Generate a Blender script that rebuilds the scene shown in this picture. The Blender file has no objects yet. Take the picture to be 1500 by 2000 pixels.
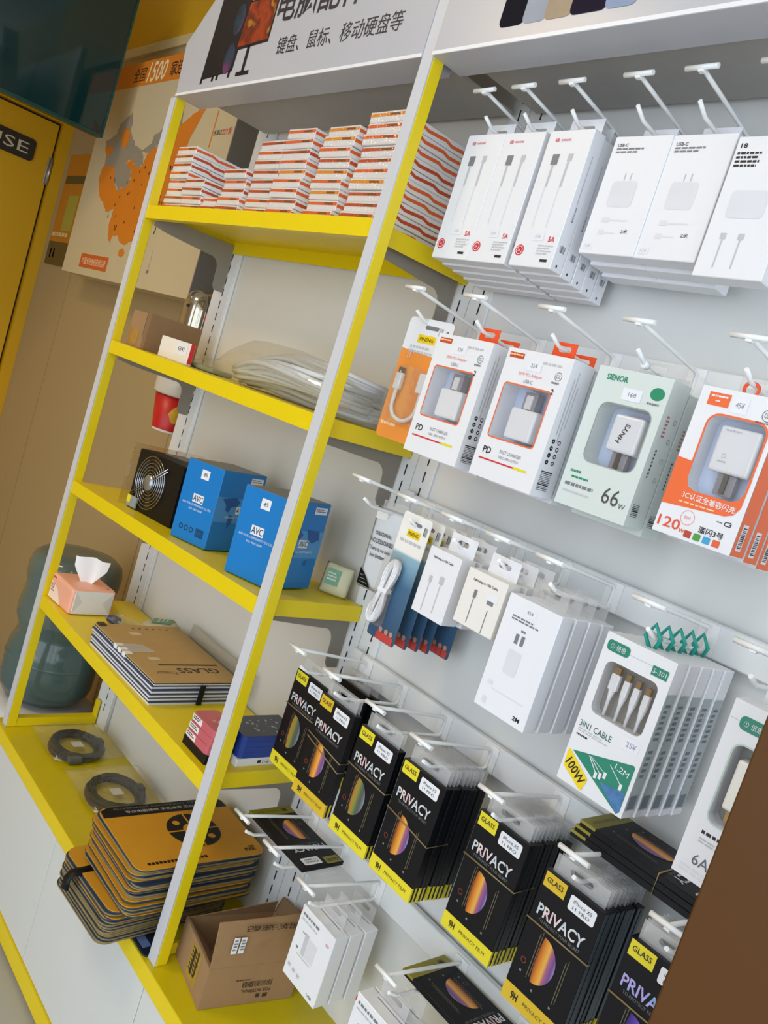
import bpy, bmesh, math, random
from mathutils import Vector, Matrix
random.seed(7)
S = bpy.context.scene
COL = S.collection
R = math.radians

# ------------------------------------------------------------------ camera, world, lights, exposure
cam_d = bpy.data.cameras.new('camera'); cam = bpy.data.objects.new('camera', cam_d); COL.objects.link(cam)
cam_d.sensor_fit = 'VERTICAL'; cam_d.sensor_height = 36.0; cam_d.sensor_width = 27.0
cam_d.lens = 1625.61 / 2000 * 36.0
cam_d.clip_start = 0.02
_r = Vector((0.62499304, 0.71960393, 0.30257872)); _d = Vector((0.29135374, 0.14456967, -0.94562816)); _f = Vector((-0.72422144, 0.67916846, -0.11930426))
M = Matrix.Identity(4)
for i in range(3):
    M[i][0] = _r[i]; M[i][1] = -_d[i]; M[i][2] = -_f[i]
M[0][3], M[1][3], M[2][3] = 2.05796062, -0.86007613, 1.35266344
cam.matrix_world = M
S.camera = cam

FZ = -0.16            # floor level
CZ = 2.75             # ceiling level
WY = 0.40             # back wall plane
WX = -1.97            # end wall plane (with the door)

w = bpy.data.worlds.new('daylight'); S.world = w; w.use_nodes = True
bg = w.node_tree.nodes['Background']; bg.inputs[0].default_value = (0.80, 0.89, 1.0, 1); bg.inputs[1].default_value = 2.9
vs = S.view_settings
vs.view_transform = 'Standard'; vs.look = 'None'; vs.gamma = 1.0; vs.use_curve_mapping = False
vs.exposure = -0.02

# ------------------------------------------------------------------ materials
def lin(h):
    if isinstance(h, str):
        c = [int(h[i:i+2], 16) / 255 for i in (0, 2, 4)]
    else:
        c = h
    return tuple((x / 12.92 if x <= .04045 else ((x + .055) / 1.055) ** 2.4) for x in c)
MATS = {}
def mat(name, col, rough=.5, metal=0.0, var=.06, scale=30.0, spec=.5, bump=0.0, coat=0.0):
    if name in MATS: return MATS[name]
    m = bpy.data.materials.new(name); m.use_nodes = True; nt = m.node_tree; p = nt.nodes['Principled BSDF']
    c = lin(col)
    tc = nt.nodes.new('ShaderNodeTexCoord'); nz = nt.nodes.new('ShaderNodeTexNoise'); nz.inputs['Scale'].default_value = scale; nz.inputs['Detail'].default_value = 3
    nt.links.new(tc.outputs['Object'], nz.inputs['Vector'])
    mx = nt.nodes.new('ShaderNodeMix'); mx.data_type = 'RGBA'
    mx.inputs['A'].default_value = tuple(x * (1 - var) for x in c) + (1,); mx.inputs['B'].default_value = tuple(min(1, x * (1 + var)) for x in c) + (1,)
    nt.links.new(nz.outputs['Fac'], mx.inputs['Factor']); nt.links.new(mx.outputs['Result'], p.inputs['Base Color'])
    p.inputs['Roughness'].default_value = rough; p.inputs['Metallic'].default_value = metal; p.inputs['Specular IOR Level'].default_value = spec
    if coat: p.inputs['Coat Weight'].default_value = coat; p.inputs['Coat Roughness'].default_value = .08
    if bump:
        b = nt.nodes.new('ShaderNodeBump'); b.inputs['Strength'].default_value = bump; b.inputs['Distance'].default_value = .002
        nt.links.new(nz.outputs['Fac'], b.inputs['Height']); nt.links.new(b.outputs['Normal'], p.inputs['Normal'])
    MATS[name] = m
    return m
def film(name, col=(.9, .9, .88), gloss=.14, rough=.08, tint=.0, bump=.5, scale=40, milky=.05):
    """thin clear plastic: mostly transparent with a glossy sheen and a little milkiness"""
    if name in MATS: return MATS[name]
    m = bpy.data.materials.new(name); m.use_nodes = True; nt = m.node_tree
    for n in list(nt.nodes):
        if n.type != 'OUTPUT_MATERIAL': nt.nodes.remove(n)
    out = [n for n in nt.nodes if n.type == 'OUTPUT_MATERIAL'][0]
    tr = nt.nodes.new('ShaderNodeBsdfTransparent'); gl = nt.nodes.new('ShaderNodeBsdfGlossy'); df = nt.nodes.new('ShaderNodeBsdfDiffuse')
    tr.inputs['Color'].default_value = tuple(1 - tint * (1 - x) for x in lin(col)) + (1,)
    gl.inputs['Roughness'].default_value = rough; df.inputs['Color'].default_value = lin(col) + (1,)
    tc = nt.nodes.new('ShaderNodeTexCoord'); nz = nt.nodes.new('ShaderNodeTexNoise'); nz.inputs['Scale'].default_value = scale; nz.inputs['Detail'].default_value = 2
    nt.links.new(tc.outputs['Object'], nz.inputs['Vector'])
    b = nt.nodes.new('ShaderNodeBump'); b.inputs['Strength'].default_value = bump; b.inputs['Distance'].default_value = .004
    nt.links.new(nz.outputs['Fac'], b.inputs['Height']); nt.links.new(b.outputs['Normal'], gl.inputs['Normal'])
    a = nt.nodes.new('ShaderNodeMixShader'); a.inputs[0].default_value = milky
    nt.links.new(tr.outputs[0], a.inputs[1]); nt.links.new(df.outputs[0], a.inputs[2])
    c = nt.nodes.new('ShaderNodeMixShader'); c.inputs[0].default_value = gloss
    nt.links.new(a.outputs[0], c.inputs[1]); nt.links.new(gl.outputs[0], c.inputs[2]); nt.links.new(c.outputs[0], out.inputs[0])
    MATS[name] = m
    return m
def ramp_mat(name, stops, rough=.4, scale=20, axis=None, metal=0.0):
    """colour bands along an object axis (printed artwork, foil) or from noise"""
    if name in MATS: return MATS[name]
    m = bpy.data.materials.new(name); m.use_nodes = True; nt = m.node_tree; p = nt.nodes['Principled BSDF']
    tc = nt.nodes.new('ShaderNodeTexCoord'); rp = nt.nodes.new('ShaderNodeValToRGB')
    if axis is None:
        nz = nt.nodes.new('ShaderNodeTexNoise'); nz.inputs['Scale'].default_value = scale; nz.inputs['Detail'].default_value = 4
        nt.links.new(tc.outputs['Object'], nz.inputs['Vector']); nt.links.new(nz.outputs['Fac'], rp.inputs[0])
    else:
        sp = nt.nodes.new('ShaderNodeSeparateXYZ'); nt.links.new(tc.outputs['Generated'], sp.inputs[0]); nt.links.new(sp.outputs[axis], rp.inputs[0])
    el = rp.color_ramp.elements
    while len(el) < len(stops): el.new(.5)
    for e, (pos, c) in zip(el, stops): e.position = pos; e.color = lin(c) + (1,)
    nt.links.new(rp.outputs[0], p.inputs['Base Color']); p.inputs['Roughness'].default_value = rough; p.inputs['Metallic'].default_value = metal
    MATS[name] = m
    return m

YEL = mat('yellow_paint', 'E6CC10', .38, var=.03, scale=8)
YELD = mat('yellow_board', 'CDB90C', .33, var=.04, scale=6)
GREY = mat('light_grey_paint', 'C9CBD0', .35, var=.03)
WSTEEL = mat('white_steel', 'E4E6E6', .35, var=.02)
HOOKM = mat('white_hook_coating', 'F0F1F0', .3, var=.02)
PANEL = mat('cream_panel', 'DEDBD2', .3, var=.02, scale=3)
BRK = mat('taupe_bracket', '8C8579', .5, var=.05)
DARK = mat('slot_dark', '2A2A2A', .8)
WHITE = mat('white_card', 'E6E7EB', .4, var=.015)
WHITE2 = mat('white_gloss', 'EAECF1', .2, var=.01)
OFFW = mat('warm_white_card', 'EAE6E0', .4, var=.02)
BLACK = mat('black_card', '121216', .45, var=.1, spec=.25)
BLACKG = mat('black_gloss', '0E0F14', .3, var=.1, spec=.3)
GYEL = mat('label_yellow', 'E5D62B', .4, var=.03)
INK = mat('black_ink', '1E1E20', .5)
GINK = mat('grey_ink', '7C7C80', .5)
LINK = mat('pale_grey_ink', 'BFC0C4', .5)
RINK = mat('red_ink', 'D02B35', .5)
OINK = mat('orange_ink', 'EB6A35', .45, var=.03)
GRINK = mat('green_ink', '1F8A64', .45, var=.04)
KRAFT = mat('kraft_card', 'B5955F', .75, var=.07, scale=60)
CARTON = mat('carton_brown', '9C7A55', .8, var=.08, scale=50, bump=.1)
CARTI = mat('carton_inside', '8B6C4C', .85, var=.08, scale=50)
CLEAR = film('clear_film', gloss=.10, milky=.04)
TAB = film('frosted_tab', col=(.93, .94, .95), gloss=.12, rough=.2, milky=.20, bump=.1)
WIN = film('window_film', col=(.95, .97, 1), gloss=.07, rough=.04, milky=.015, bump=.15, scale=25)

# ------------------------------------------------------------------ builders
def off(o):
    """translation of a parent chain (parents used in world coordinates are never rotated)"""
    v = Vector((0, 0, 0))
    while o is not None: v += o.location; o = o.parent
    return v
def link(name, me, m, parent=None):
    o = bpy.data.objects.new(name, me); COL.objects.link(o)
    if m is not None and len(me.materials) == 0:
        for x in (m if isinstance(m, (list, tuple)) else [m]): me.materials.append(x)
    if parent is not None: o.parent = parent
    return o
def empty(name, loc=(0, 0, 0), rz=0, ry=0):
    o = bpy.data.objects.new(name, None); COL.objects.link(o); o.location = loc; o.rotation_euler = (0, ry, rz); o.empty_display_size = .02
    return o
def tag(o, label, cat, group=None, kind=None):
    if label: o['label'] = label
    if cat: o['category'] = cat
    if group: o['group'] = group
    if kind: o['kind'] = kind
    return o
ORD = ['first', 'second', 'third', 'fourth', 'fifth', 'sixth', 'seventh', 'eighth', 'ninth', 'tenth', 'eleventh', 'twelfth', 'thirteenth', 'fourteenth', 'fifteenth', 'sixteenth', 'seventeenth', 'eighteenth', 'nineteenth', 'twentieth']
class MB:
    def __init__(s): s.bm = bmesh.new()
    def box(s, x0, x1, y0, y1, z0, z1, bev=0, seg=2, mi=0, rot=None, piv=None):
        g = bmesh.ops.create_cube(s.bm, size=1)['verts']
        for v in g: v.co = Vector(((x0 + x1) / 2 + v.co.x * (x1 - x0), (y0 + y1) / 2 + v.co.y * (y1 - y0), (z0 + z1) / 2 + v.co.z * (z1 - z0)))
        es = list({e for v in g for e in v.link_edges}); fs = list({f for v in g for f in v.link_faces})
        for f in fs: f.material_index = mi
        if bev:
            r = bmesh.ops.bevel(s.bm, geom=es, offset=bev, segments=seg, affect='EDGES', profile=.5)
            g = list({v for f in r['faces'] for v in f.verts} | {v for v in g if v.is_valid})
            for f in {f for v in g for f in v.link_faces}: f.material_index = mi
        if rot is not None:
            p = Vector(piv or (0, 0, 0))
            for v in g: v.co = rot @ (v.co - p) + p
        return s
    def face(s, pts, mi=0):
        f = s.bm.faces.new([s.bm.verts.new(p) for p in pts]); f.material_index = mi
        return s
    def prism(s, pts, d, mi=0):
        """polygon pts (3D) pushed along vector d"""
        d = Vector(d); a = [s.bm.verts.new(p) for p in pts]; b = [s.bm.verts.new(Vector(p) + d) for p in pts]; n = len(a)
        for f in [s.bm.faces.new(a[::-1]), s.bm.faces.new(b)] + [s.bm.faces.new((a[i], a[(i + 1) % n], b[(i + 1) % n], b[i])) for i in range(n)]: f.material_index = mi
        return s
    def tube(s, pts, r, n=8, closed=False, cap=True, mi=0, sx=1.0, sy=1.0):
        pts = [Vector(p) for p in pts]; rings = []; N = len(pts)
        up = Vector((0, 0, 1)); prev = None
        for i, p in enumerate(pts):
            a = pts[(i - 1) % N] if (closed or i > 0) else p; b = pts[(i + 1) % N] if (closed or i < N - 1) else p
            t = (b - a).normalized()
            if prev is None:
                u = t.cross(up)
                if u.length < 1e-3: u = t.cross(Vector((1, 0, 0)))
            else:
                u = prev - t * prev.dot(t)
            u.normalize(); prev = u; v = t.cross(u)
            rr = r[i] if isinstance(r, (list, tuple)) else r
            rings.append([s.bm.verts.new(p + (u * math.cos(k * 2 * math.pi / n) * sx + v * math.sin(k * 2 * math.pi / n) * sy) * rr) for k in range(n)])
        for i in range(N if closed else N - 1):
            A, Bq = rings[i], rings[(i + 1) % N]
            for k in range(n): f = s.bm.faces.new((A[k], A[(k + 1) % n], Bq[(k + 1) % n], Bq[k])); f.smooth = True; f.material_index = mi
        if cap and not closed:
            s.bm.faces.new(rings[0][::-1]).material_index = mi; s.bm.faces.new(rings[-1]).material_index = mi
        return s
    def lathe(s, prof, cx=0, cy=0, n=32, smooth=True, mi=0, cap=True):
        rings = [[s.bm.verts.new((cx + r * math.cos(k * 2 * math.pi / n), cy + r * math.sin(k * 2 * math.pi / n), z)) for k in range(n)] for r, z in prof]
        for a, b in zip(rings, rings[1:]):
            for k in range(n): f = s.bm.faces.new((a[k], a[(k + 1) % n], b[(k + 1) % n], b[k])); f.smooth = smooth; f.material_index = mi
        if cap:
            s.bm.faces.new(rings[0][::-1]).material_index = mi; s.bm.faces.new(rings[-1]).material_index = mi
        return s
    def build(s, name, m, parent=None, world=False):
        if world and parent is not None:
            o = off(parent)
            for v in s.bm.verts: v.co -= o
        bmesh.ops.recalc_face_normals(s.bm, faces=s.bm.faces[:])
        me = bpy.data.meshes.new(name); s.bm.to_mesh(me); s.bm.free()
        return link(name, me, m, parent)
def copy_tree(o, parent=None):
    c = o.copy(); COL.objects.link(c)
    if parent is not None: c.parent = parent
    for ch in list(o.children): copy_tree(ch, c)
    return c
def rr(u0, u1, v0, v1, r, n=4):
    P = []
    for (cx, cy, a0) in ((u1 - r, v1 - r, 0), (u0 + r, v1 - r, 90), (u0 + r, v0 + r, 180), (u1 - r, v0 + r, 270)):
        for k in range(n + 1): a = R(a0 + 90 * k / n); P.append((cx + r * math.cos(a), cy + r * math.sin(a)))
    return P
E4 = .0004
def on(face, u, v, k=0.0, e=E4):
    """a printed point on a face: F front (y=k), R right side (x=k), T top (z=k), B bottom-up top"""
    if face == 'F': return (u, k - e, v)
    if face == 'R': return (k + e, u, v)
    return (u, v, k + e)
def poly(parent, name, m, pts, face='F', k=0.0, e=E4):
    me = bpy.data.meshes.new(name); me.from_pydata([on(face, u, v, k, e) for u, v in pts], [], [list(range(len(pts)))])
    return link(name, me, m, parent)
def rect(parent, name, m, u0, u1, v0, v1, face='F', k=0.0, e=E4, r=0):
    return poly(parent, name, m, rr(u0, u1, v0, v1, r) if r else [(u0, v0), (u1, v0), (u1, v1), (u0, v1)], face, k, e)
def rects(parent, name, m, L, face='F', k=0.0, e=E4):
    vs_, fs = [], []
    for (u0, u1, v0, v1) in L:
        n = len(vs_); vs_ += [on(face, *q, k, e) for q in ((u0, v0), (u1, v0), (u1, v1), (u0, v1))]; fs.append([n, n + 1, n + 2, n + 3])
    me = bpy.data.meshes.new(name); me.from_pydata(vs_, [], fs)
    o = link(name, me, m, parent)
    if len(L) > 1: o['kind'] = 'stuff'
    return o
def bars(u0, u1, v0, v1, n=14, seed=1, vert=True):
    rg = random.Random(seed); L = []; q = (u1 - u0) / n if vert else (v1 - v0) / n
    for i in range(n):
        wd = q * rg.choice((.3, .45, .7))
        L.append((u0 + i * q, u0 + i * q + wd, v0, v1) if vert else (u0, u1, v0 + i * q, v0 + i * q + wd))
    return L
def lines(u0, u1, v0, v1, n, seed=2, gap=.45):
    """rows of illegible small print as broken thin bars"""
    rg = random.Random(seed); L = []; q = (v1 - v0) / n
    for i in range(n):
        u = u0; e = u0 + (u1 - u0) * rg.uniform(.7, 1)
        while u < e - 1e-5:
            wd = (u1 - u0) * rg.uniform(.06, .2); L.append((u, min(e, u + wd), v1 - (i + 1) * q + q * gap, v1 - i * q)); u += wd + (u1 - u0) * .03
    return L
def disc(u, v, r, n=20, ru=None): return [(u + (ru or r) * math.cos(2 * math.pi * k / n), v + r * math.sin(2 * math.pi * k / n)) for k in range(n)]
def ring(parent, name, m, u, v, r0, r1, face='F', k=0.0, n=24, e=E4):
    a = disc(u, v, r0, n); b = disc(u, v, r1, n)
    me = bpy.data.meshes.new(name); me.from_pydata([on(face, *q, k, e) for q in a + b], [], [[i, (i + 1) % n, n + (i + 1) % n, n + i] for i in range(n)])
    return link(name, me, m, parent)
TXT = {}
_fc = bpy.data.curves.new('text_source', 'FONT'); _fo = bpy.data.objects.new('text_source', _fc); COL.objects.link(_fo)
def text(parent, s, m, u, v, w=None, h=None, face='F', k=0.0, rot=0, bold=0.0, shear=0.0, e=E4 * 1.6, name='lettering'):
    """lettering centred at (u, v) on a face, fitted to width w and/or height h"""
    key = (s, round(bold, 4), shear)
    if key not in TXT:
        _fc.body = s; _fc.offset = bold; _fc.shear = shear; _fc.resolution_u = 2; _fc.size = 1
        dg = bpy.context.evaluated_depsgraph_get(); dg.update()
        t = bpy.data.meshes.new_from_object(_fo.evaluated_get(dg)); V = [x.co.copy() for x in t.vertices]
        F = [list(p.vertices) for p in t.polygons]; bpy.data.meshes.remove(t)
        x0 = min(p.x for p in V); x1 = max(p.x for p in V); y0 = min(p.y for p in V); y1 = max(p.y for p in V)
        TXT[key] = ([((p.x - (x0 + x1) / 2), (p.y - (y0 + y1) / 2)) for p in V], F, x1 - x0, y1 - y0)
    V, F, tw, th = TXT[key]
    sx = w / tw if w else h / th; sy = h / th if h else sx
    c, s_ = math.cos(R(rot)), math.sin(R(rot))
    P = [on(face, u + (x * sx * c - y * sy * s_), v + (x * sx * s_ + y * sy * c), k, e) for x, y in V]
    me = bpy.data.meshes.new(name); me.from_pydata(P, [], F)
    return link(name, me, m, parent)
def ringbox(w, h, t, hole, depth, mb=None):
    """carton body (x centred, front at y=0) whose front has a rounded window sunk by depth"""
    mb = mb or MB(); bm = mb.bm; u0, u1, v0, v1, r = hole
    inner = rr(u0, u1, v0, v1, r, 4); n = len(inner); outer = []
    cor = [(w / 2, h), (-w / 2, h), (-w / 2, 0), (w / 2, 0)]
    for q in range(4):
        for k in range(5):
            x, z = inner[q * 5 + k]; c = cor[q]
            if k == 2: outer.append(c)
            elif (k < 2) == (q % 2 == 0): outer.append((c[0], z))
            else: outer.append((x, c[1]))
    I = [bm.verts.new((x, 0, z)) for x, z in inner]; O = [bm.verts.new((x, 0, z)) for x, z in outer]; D = [bm.verts.new((x, depth, z)) for x, z in inner]
    Bk = [bm.verts.new((x, t, z)) for x, z in outer]
    for i in range(n):
        j = (i + 1) % n
        bm.faces.new((I[i], I[j], O[j], O[i])); bm.faces.new((I[i], D[i], D[j], I[j])); bm.faces.new((O[i], O[j], Bk[j], Bk[i]))
    bm.faces.new(D); bm.faces.new(Bk[::-1])
    return mb

# ------------------------------------------------------------------ the room
def struct(name, mb, m): o = mb.build(name, m); o['kind'] = 'structure'; return o
WALLM = mat('beige_wallpaper', 'AB9467', .75, var=.05, scale=90, bump=.08)
YWALL = mat('ochre_wall_paint', 'C79A10', .45, var=.04, scale=5)
struct('floor', MB().box(WX - .1, 4.6, -3.6, WY + .1, FZ - .1, FZ), mat('grey_concrete_floor', 'A9A8A2', .55, var=.12, scale=7))
struct('ceiling', MB().box(WX - .1, 4.6, -3.6, WY + .1, CZ, CZ + .1), mat('ceiling_white', 'DAD6CC', .8))
struct('wall_back', MB().box(WX - .1, 4.6, WY, WY + .1, FZ, CZ), WALLM)
struct('wall_left', MB().box(WX - .1, WX, -3.6, WY, FZ, CZ), YWALL)
struct('wall_front', MB().box(WX - .1, .2, -3.6, -3.5, FZ, CZ), WALLM)
# shop front on the right: piers and lintels with open glazing between them
sf = MB().box(4.5, 4.6, -3.6, WY, FZ, .12).box(4.5, 4.6, -3.6, WY, 2.5, CZ)
for y in (-3.6, -2.45, -1.3, -.15): sf.box(4.48, 4.62, y, y + .12, .12, 2.5)
struct('wall_right', sf, mat('storefront_grey', '8E9290', .5))
tr1 = struct('trim_1', MB().box(WX, 1.0, WY - .012, WY, 2.35, 2.385), mat('cream_trim', 'C9B98A', .5))
struct('trim_2', MB().box(WX, 1.2, WY - .01, WY, 2.385, CZ), YWALL)
for i, x in enumerate((-1.52, -.93, -.34, -.06)):
    struct('trim_%d' % (i + 3), MB().box(x, x + .003, WY - .0012, WY + .001, FZ, 2.35), mat('wall_seam', '8F7F5C', .8))
# door in the end wall
dr = empty('door_1', (WX, -.1, FZ)); dr['kind'] = 'structure'
YDOOR = mat('yellow_door_paint', 'CF9E0C', .4, var=.04, scale=4)
MB().box(WX, WX + .03, -.65, .342, FZ, 2.083).build('door_leaf', YDOOR, dr, True)
fr = MB().box(WX, WX + .05, .352, .3995, FZ, 2.16).box(WX, WX + .05, -.73, -.655, FZ, 2.16).box(WX, WX + .05, -.655, .352, 2.093, 2.16)
fr.build('door_frame', YDOOR, dr, True)
MB().box(WX + .001, WX + .012, -.652, .352, 2.083, 2.093).box(WX + .001, WX + .012, .342, .352, FZ, 2.083).build('door_gap', DARK, dr, True)
STEEL = mat('brushed_steel', 'A9A49A', .3, metal=.9)
for z in (1.883, .45):
    hg = MB().box(WX + .03, WX + .038, .330, .356, z - .058, z + .058, bev=.002)
    hg.tube([(WX + .04, .345, z - .055), (WX + .04, .345, z + .055)], .007).build('hinge', STEEL, dr, True)
sg = empty('door_sign', (WX + .03, .19, 1.90)); tag(sg, 'dark plaque with thin pale capitals on the yellow door', 'sign')
yz = rr(-.37, .078, -.008, .084, .018)
MB().prism([(0, y, z) for y, z in yz], (.008, 0, 0)).build('plate', mat('dark_brown_plaque', '2E2A22', .35), sg)
text(sg, 'HOUSE', mat('pale_gold_letter', 'C9BFA0', .4), -.128, .038, w=.36, h=.046, face='R', k=.008)

# framed map board on the back wall
PY = .28
mp = empty('map_board', (-.72, WY, 1.475)); tag(mp, 'white wall board printed with an orange and grey map under an orange banner', 'poster')
MB().box(-1.286, -.232, PY, WY - .001, 1.475, 2.235).build('case', [mat('poster_white', 'C6B793', .5, var=.02)], mp, True)
MB().box(-.232, -.2305, PY + .002, WY - .001, 1.475, 2.235).build('case_side', mat('grey_side_board', '75726A', .6), mp, True)
def PF(x): return x + .72
def PZ(z): return z - 1.475
K = PY - WY
POR = mat('poster_orange', 'D27A1C', .5, var=.08, scale=12); PGR = mat('poster_grey', '8F8778', .55, var=.06, scale=30)
rect(mp, 'banner', POR, PF(-1.286), PF(-.232), PZ(2.15), PZ(2.235), 'F', K)
text(mp, '全国', INK, PF(-1.02), PZ(2.19), w=.10, h=.05, k=K, bold=.01); text(mp, '1500', mat('poster_cream_ink', 'EAD9AE', .5), PF(-.88), PZ(2.192), w=.15, h=.07, k=K, bold=.015, shear=.2)
text(mp, '家连锁', INK, PF(-.70), PZ(2.19), w=.15, h=.05, k=K, bold=.01)
def jag(P, a, seed):
    rg = random.Random(seed); out = []
    for i, p in enumerate(P):
        q = P[(i + 1) % len(P)]
        for t in (0, .25, .5, .75): out.append((p[0] + (q[0] - p[0]) * t + rg.uniform(-a, a) * (t > 0), p[1] + (q[1] - p[1]) * t + rg.uniform(-a, a) * (t > 0)))
    return [(PF(x), PZ(z)) for x, z in out]
north = [(-1.0, 2.059), (-1.053, 2.036), (-1.083, 2.02), (-1.092, 1.985), (-1.174, 1.966), (-1.165, 1.937), (-1.137, 1.911), (-1.132, 1.875), (-1.025, 1.865), (-1.007, 1.817), (-.946, 1.782), (-.913, 1.8), (-.888, 1.788), (-.864, 1.818), (-.883, 1.86), (-.95, 1.882), (-.892, 1.894), (-.84, 1.86), (-.792, 1.875), (-.83, 1.922), (-.901, 1.94), (-.971, 1.993), (-.979, 2.033)]
south = [(-1.132, 1.875), (-1.148, 1.857), (-1.151, 1.825), (-1.103, 1.763), (-1.043, 1.733), (-1.007, 1.708), (-.941, 1.721), (-.947, 1.661), (-.92, 1.615), (-.898, 1.603), (-.89, 1.625), (-.845, 1.631), (-.808, 1.609), (-.764, 1.603), (-.713, 1.621), (-.658, 1.638), (-.60, 1.676), (-.54, 1.743), (-.51, 1.825), (-.51, 1.875), (-.50, 1.942), (-.47, 1.994), (-.44, 2.045), (-.52, 2.028), (-.58, 2.0), (-.667, 1.958), (-.736, 1.927), (-.777, 1.916), (-.792, 1.875), (-.84, 1.86), (-.892, 1.894), (-.95, 1.882), (-.883, 1.86), (-.864, 1.818), (-.888, 1.788), (-.913, 1.8), (-.946, 1.782), (-1.007, 1.817), (-1.025, 1.865)]
northeast = [(-.839, 1.922), (-.767, 1.944), (-.765, 1.973), (-.725, 1.983), (-.60, 2.07), (-.58, 2.0), (-.686, 1.959), (-.736, 1.927), (-.794, 1.911)]
poly(mp, 'map_print', POR, jag(south, .004, 5), 'F', K, .0005); poly(mp, 'map_print', PGR, jag(north, .004, 4), 'F', K, .0004); poly(mp, 'map_print', PGR, jag(northeast, .003, 7), 'F', K, .0006)
poly(mp, 'map_print', POR, jag([(-1.038, 2.007), (-.968, 1.99), (-.969, 1.95), (-.991, 1.929), (-1.03, 1.961)], .004, 6), 'F', K, .0007)
poly(mp, 'map_print', POR, jag([(-1.165, 1.937), (-1.115, 1.949), (-1.084, 1.932), (-1.119, 1.899)], .004, 9), 'F', K, .0007)
poly(mp, 'map_print', POR, [(PF(x), PZ(z)) for x, z in ((-.80, 1.585), (-.77, 1.592), (-.75, 1.575), (-.77, 1.56), (-.80, 1.565))], 'F', K, .0007)
rg = random.Random(3)
rects(mp, 'city_marks', INK, [(PF(x), PF(x + .006), PZ(z), PZ(z + .01)) for x, z in [(rg.uniform(-1.05, -.5), rg.uniform(1.64, 1.86)) for _ in range(46)]], 'F', K, .0009)
rect(mp, 'banner', mat('poster_red_orange', 'C65A20', .5), PF(-1.125), PF(-.868), PZ(1.502), PZ(1.552), 'F', K)
text(mp, '中国大陆维修连锁品牌', mat('poster_cream_ink', 'EAD9AE'), PF(-.996), PZ(1.527), w=.22, h=.026, k=K)
rects(mp, 'scale_bar', POR, [(PF(-.36), PF(-.353), PZ(1.92), PZ(2.03)), (PF(-.36), PF(-.353), PZ(2.05), PZ(2.1))], 'F', K)
text(mp, '连锁店', INK, PF(-.325), PZ(1.963), w=.05, h=.016, k=K); text(mp, '221家', RINK, PF(-.270), PZ(1.965), w=.055, h=.022, k=K)
rects(mp, 'inset_outline', GINK, [(PF(-.62), PF(-.618), PZ(1.53), PZ(1.60)), (PF(-.54), PF(-.538), PZ(1.53), PZ(1.60)), (PF(-.55), PF(-.53), PZ(1.525), PZ(1.535))], 'F', K)
# narrow notice beside the door
sp = empty('wall_notice', (-1.75, WY, 1.50)); tag(sp, 'narrow orange and dark notice on the beige wall beside the door', 'poster')
MB().box(-1.85, -1.60, WY - .008, WY, 1.50, 1.975).build('backing', mat('notice_orange', 'C07A16', .5), sp, True)
rect(sp, 'panel', mat('notice_dark', '5B4A1E', .5), -.10, .15, .0, .10, 'F', -.008); rect(sp, 'panel', mat('notice_dark', '5B4A1E'), -.09, .15, .35, .385, 'F', -.008)
rect(sp, 'panel', mat('notice_green', 'A8A03C', .5), .0, .12, .15, .30, 'F', -.008)
rects(sp, 'text_lines', mat('notice_pale', 'D9C58A', .5), [(-.06, -.045, .03, .07), (-.02, -.005, .03, .07)] + lines(-.09, .1, .11, .14, 1), 'F', -.008)

# television hung under the ceiling in front of the door
tv = empty('television', (-1.0, -.27, 1.93), rz=R(-2.5), ry=R(2.0)); tag(tv, 'large flat television hanging above the yellow door', 'television')
MB().box(-.045, 0, -.46, .465, 0, .54, bev=.004).build('housing', mat('tv_black', '0E0F10', .3), tv)
MB().box(0, .0012, -.452, .457, .012, .528).build('screen', mat('tv_screen', '06282A', .05, var=.3, scale=2, spec=.7), tv)
MB().box(0, .004, -.46, .465, 0, .010).box(0, .004, .458, .465, .010, .54).box(0, .004, -.46, -.453, .010, .54).box(0, .004, -.453, .458, .53, .54).build('bezel', mat('tv_bezel_teal', '12403C', .15), tv)
text(tv, 'TCL', mat('tv_logo', 'C9D6D4', .4), -.02, .006, h=.006, face='R', k=.004)
MB().box(-.08, -.045, -.2, .2, .17, .4).tube([(-.065, 0, .28), (-.065, 0, CZ - 1.93)], .02).build('mount', mat('tv_black', '0E0F10'), tv)

# ------------------------------------------------------------------ yellow display rack
Z1, Z2, Z3L, Z3R, Z4, ZB, ZH = 1.6461, 1.3059, .9363, .9677, .6223, .2477, 1.9088
W, PW, PD, LIP, RY = .9, .0273, .0246, .0317, .2517
XR = 2.45                         # right end of the unit, beyond the frame
rk = empty('display_rack', (.9, .12, ZB)); tag(rk, 'yellow and white shop rack with four shelves, slotted rails and a hook bay', 'display rack')
for x0, zt in ((-PW, ZH - .001), (W, ZH + .01)):
    p = MB().box(x0, x0 + PW, 0, PD, ZB, zt, bev=.0015, seg=1).build('post', YEL, rk, True)
    if x0 > 0: MB().box(x0 + .001, x0 + PW - .001, .001, PD, zt, 2.35).build('upper_post', GREY, rk, True)
    MB().box(x0 + .0004, x0 + PW - .0004, -.0025, 0, ZB + .001, zt if x0 < 0 else 2.35).build('front_strip', GREY, p, True)
    xa, xb = (x0 + .004, x0 + PW - .002) if x0 < 0 else (x0 + .0005, x0 + .006)
    b = MB().box(xa, xb, PD, RY - .012, ZB + .001, ZB + .024).box(xa, xb, RY - .012, RY - .004, ZB + .001, ZB + .07, bev=.002)
    b.build('foot_bar', YEL, rk, True)
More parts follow.
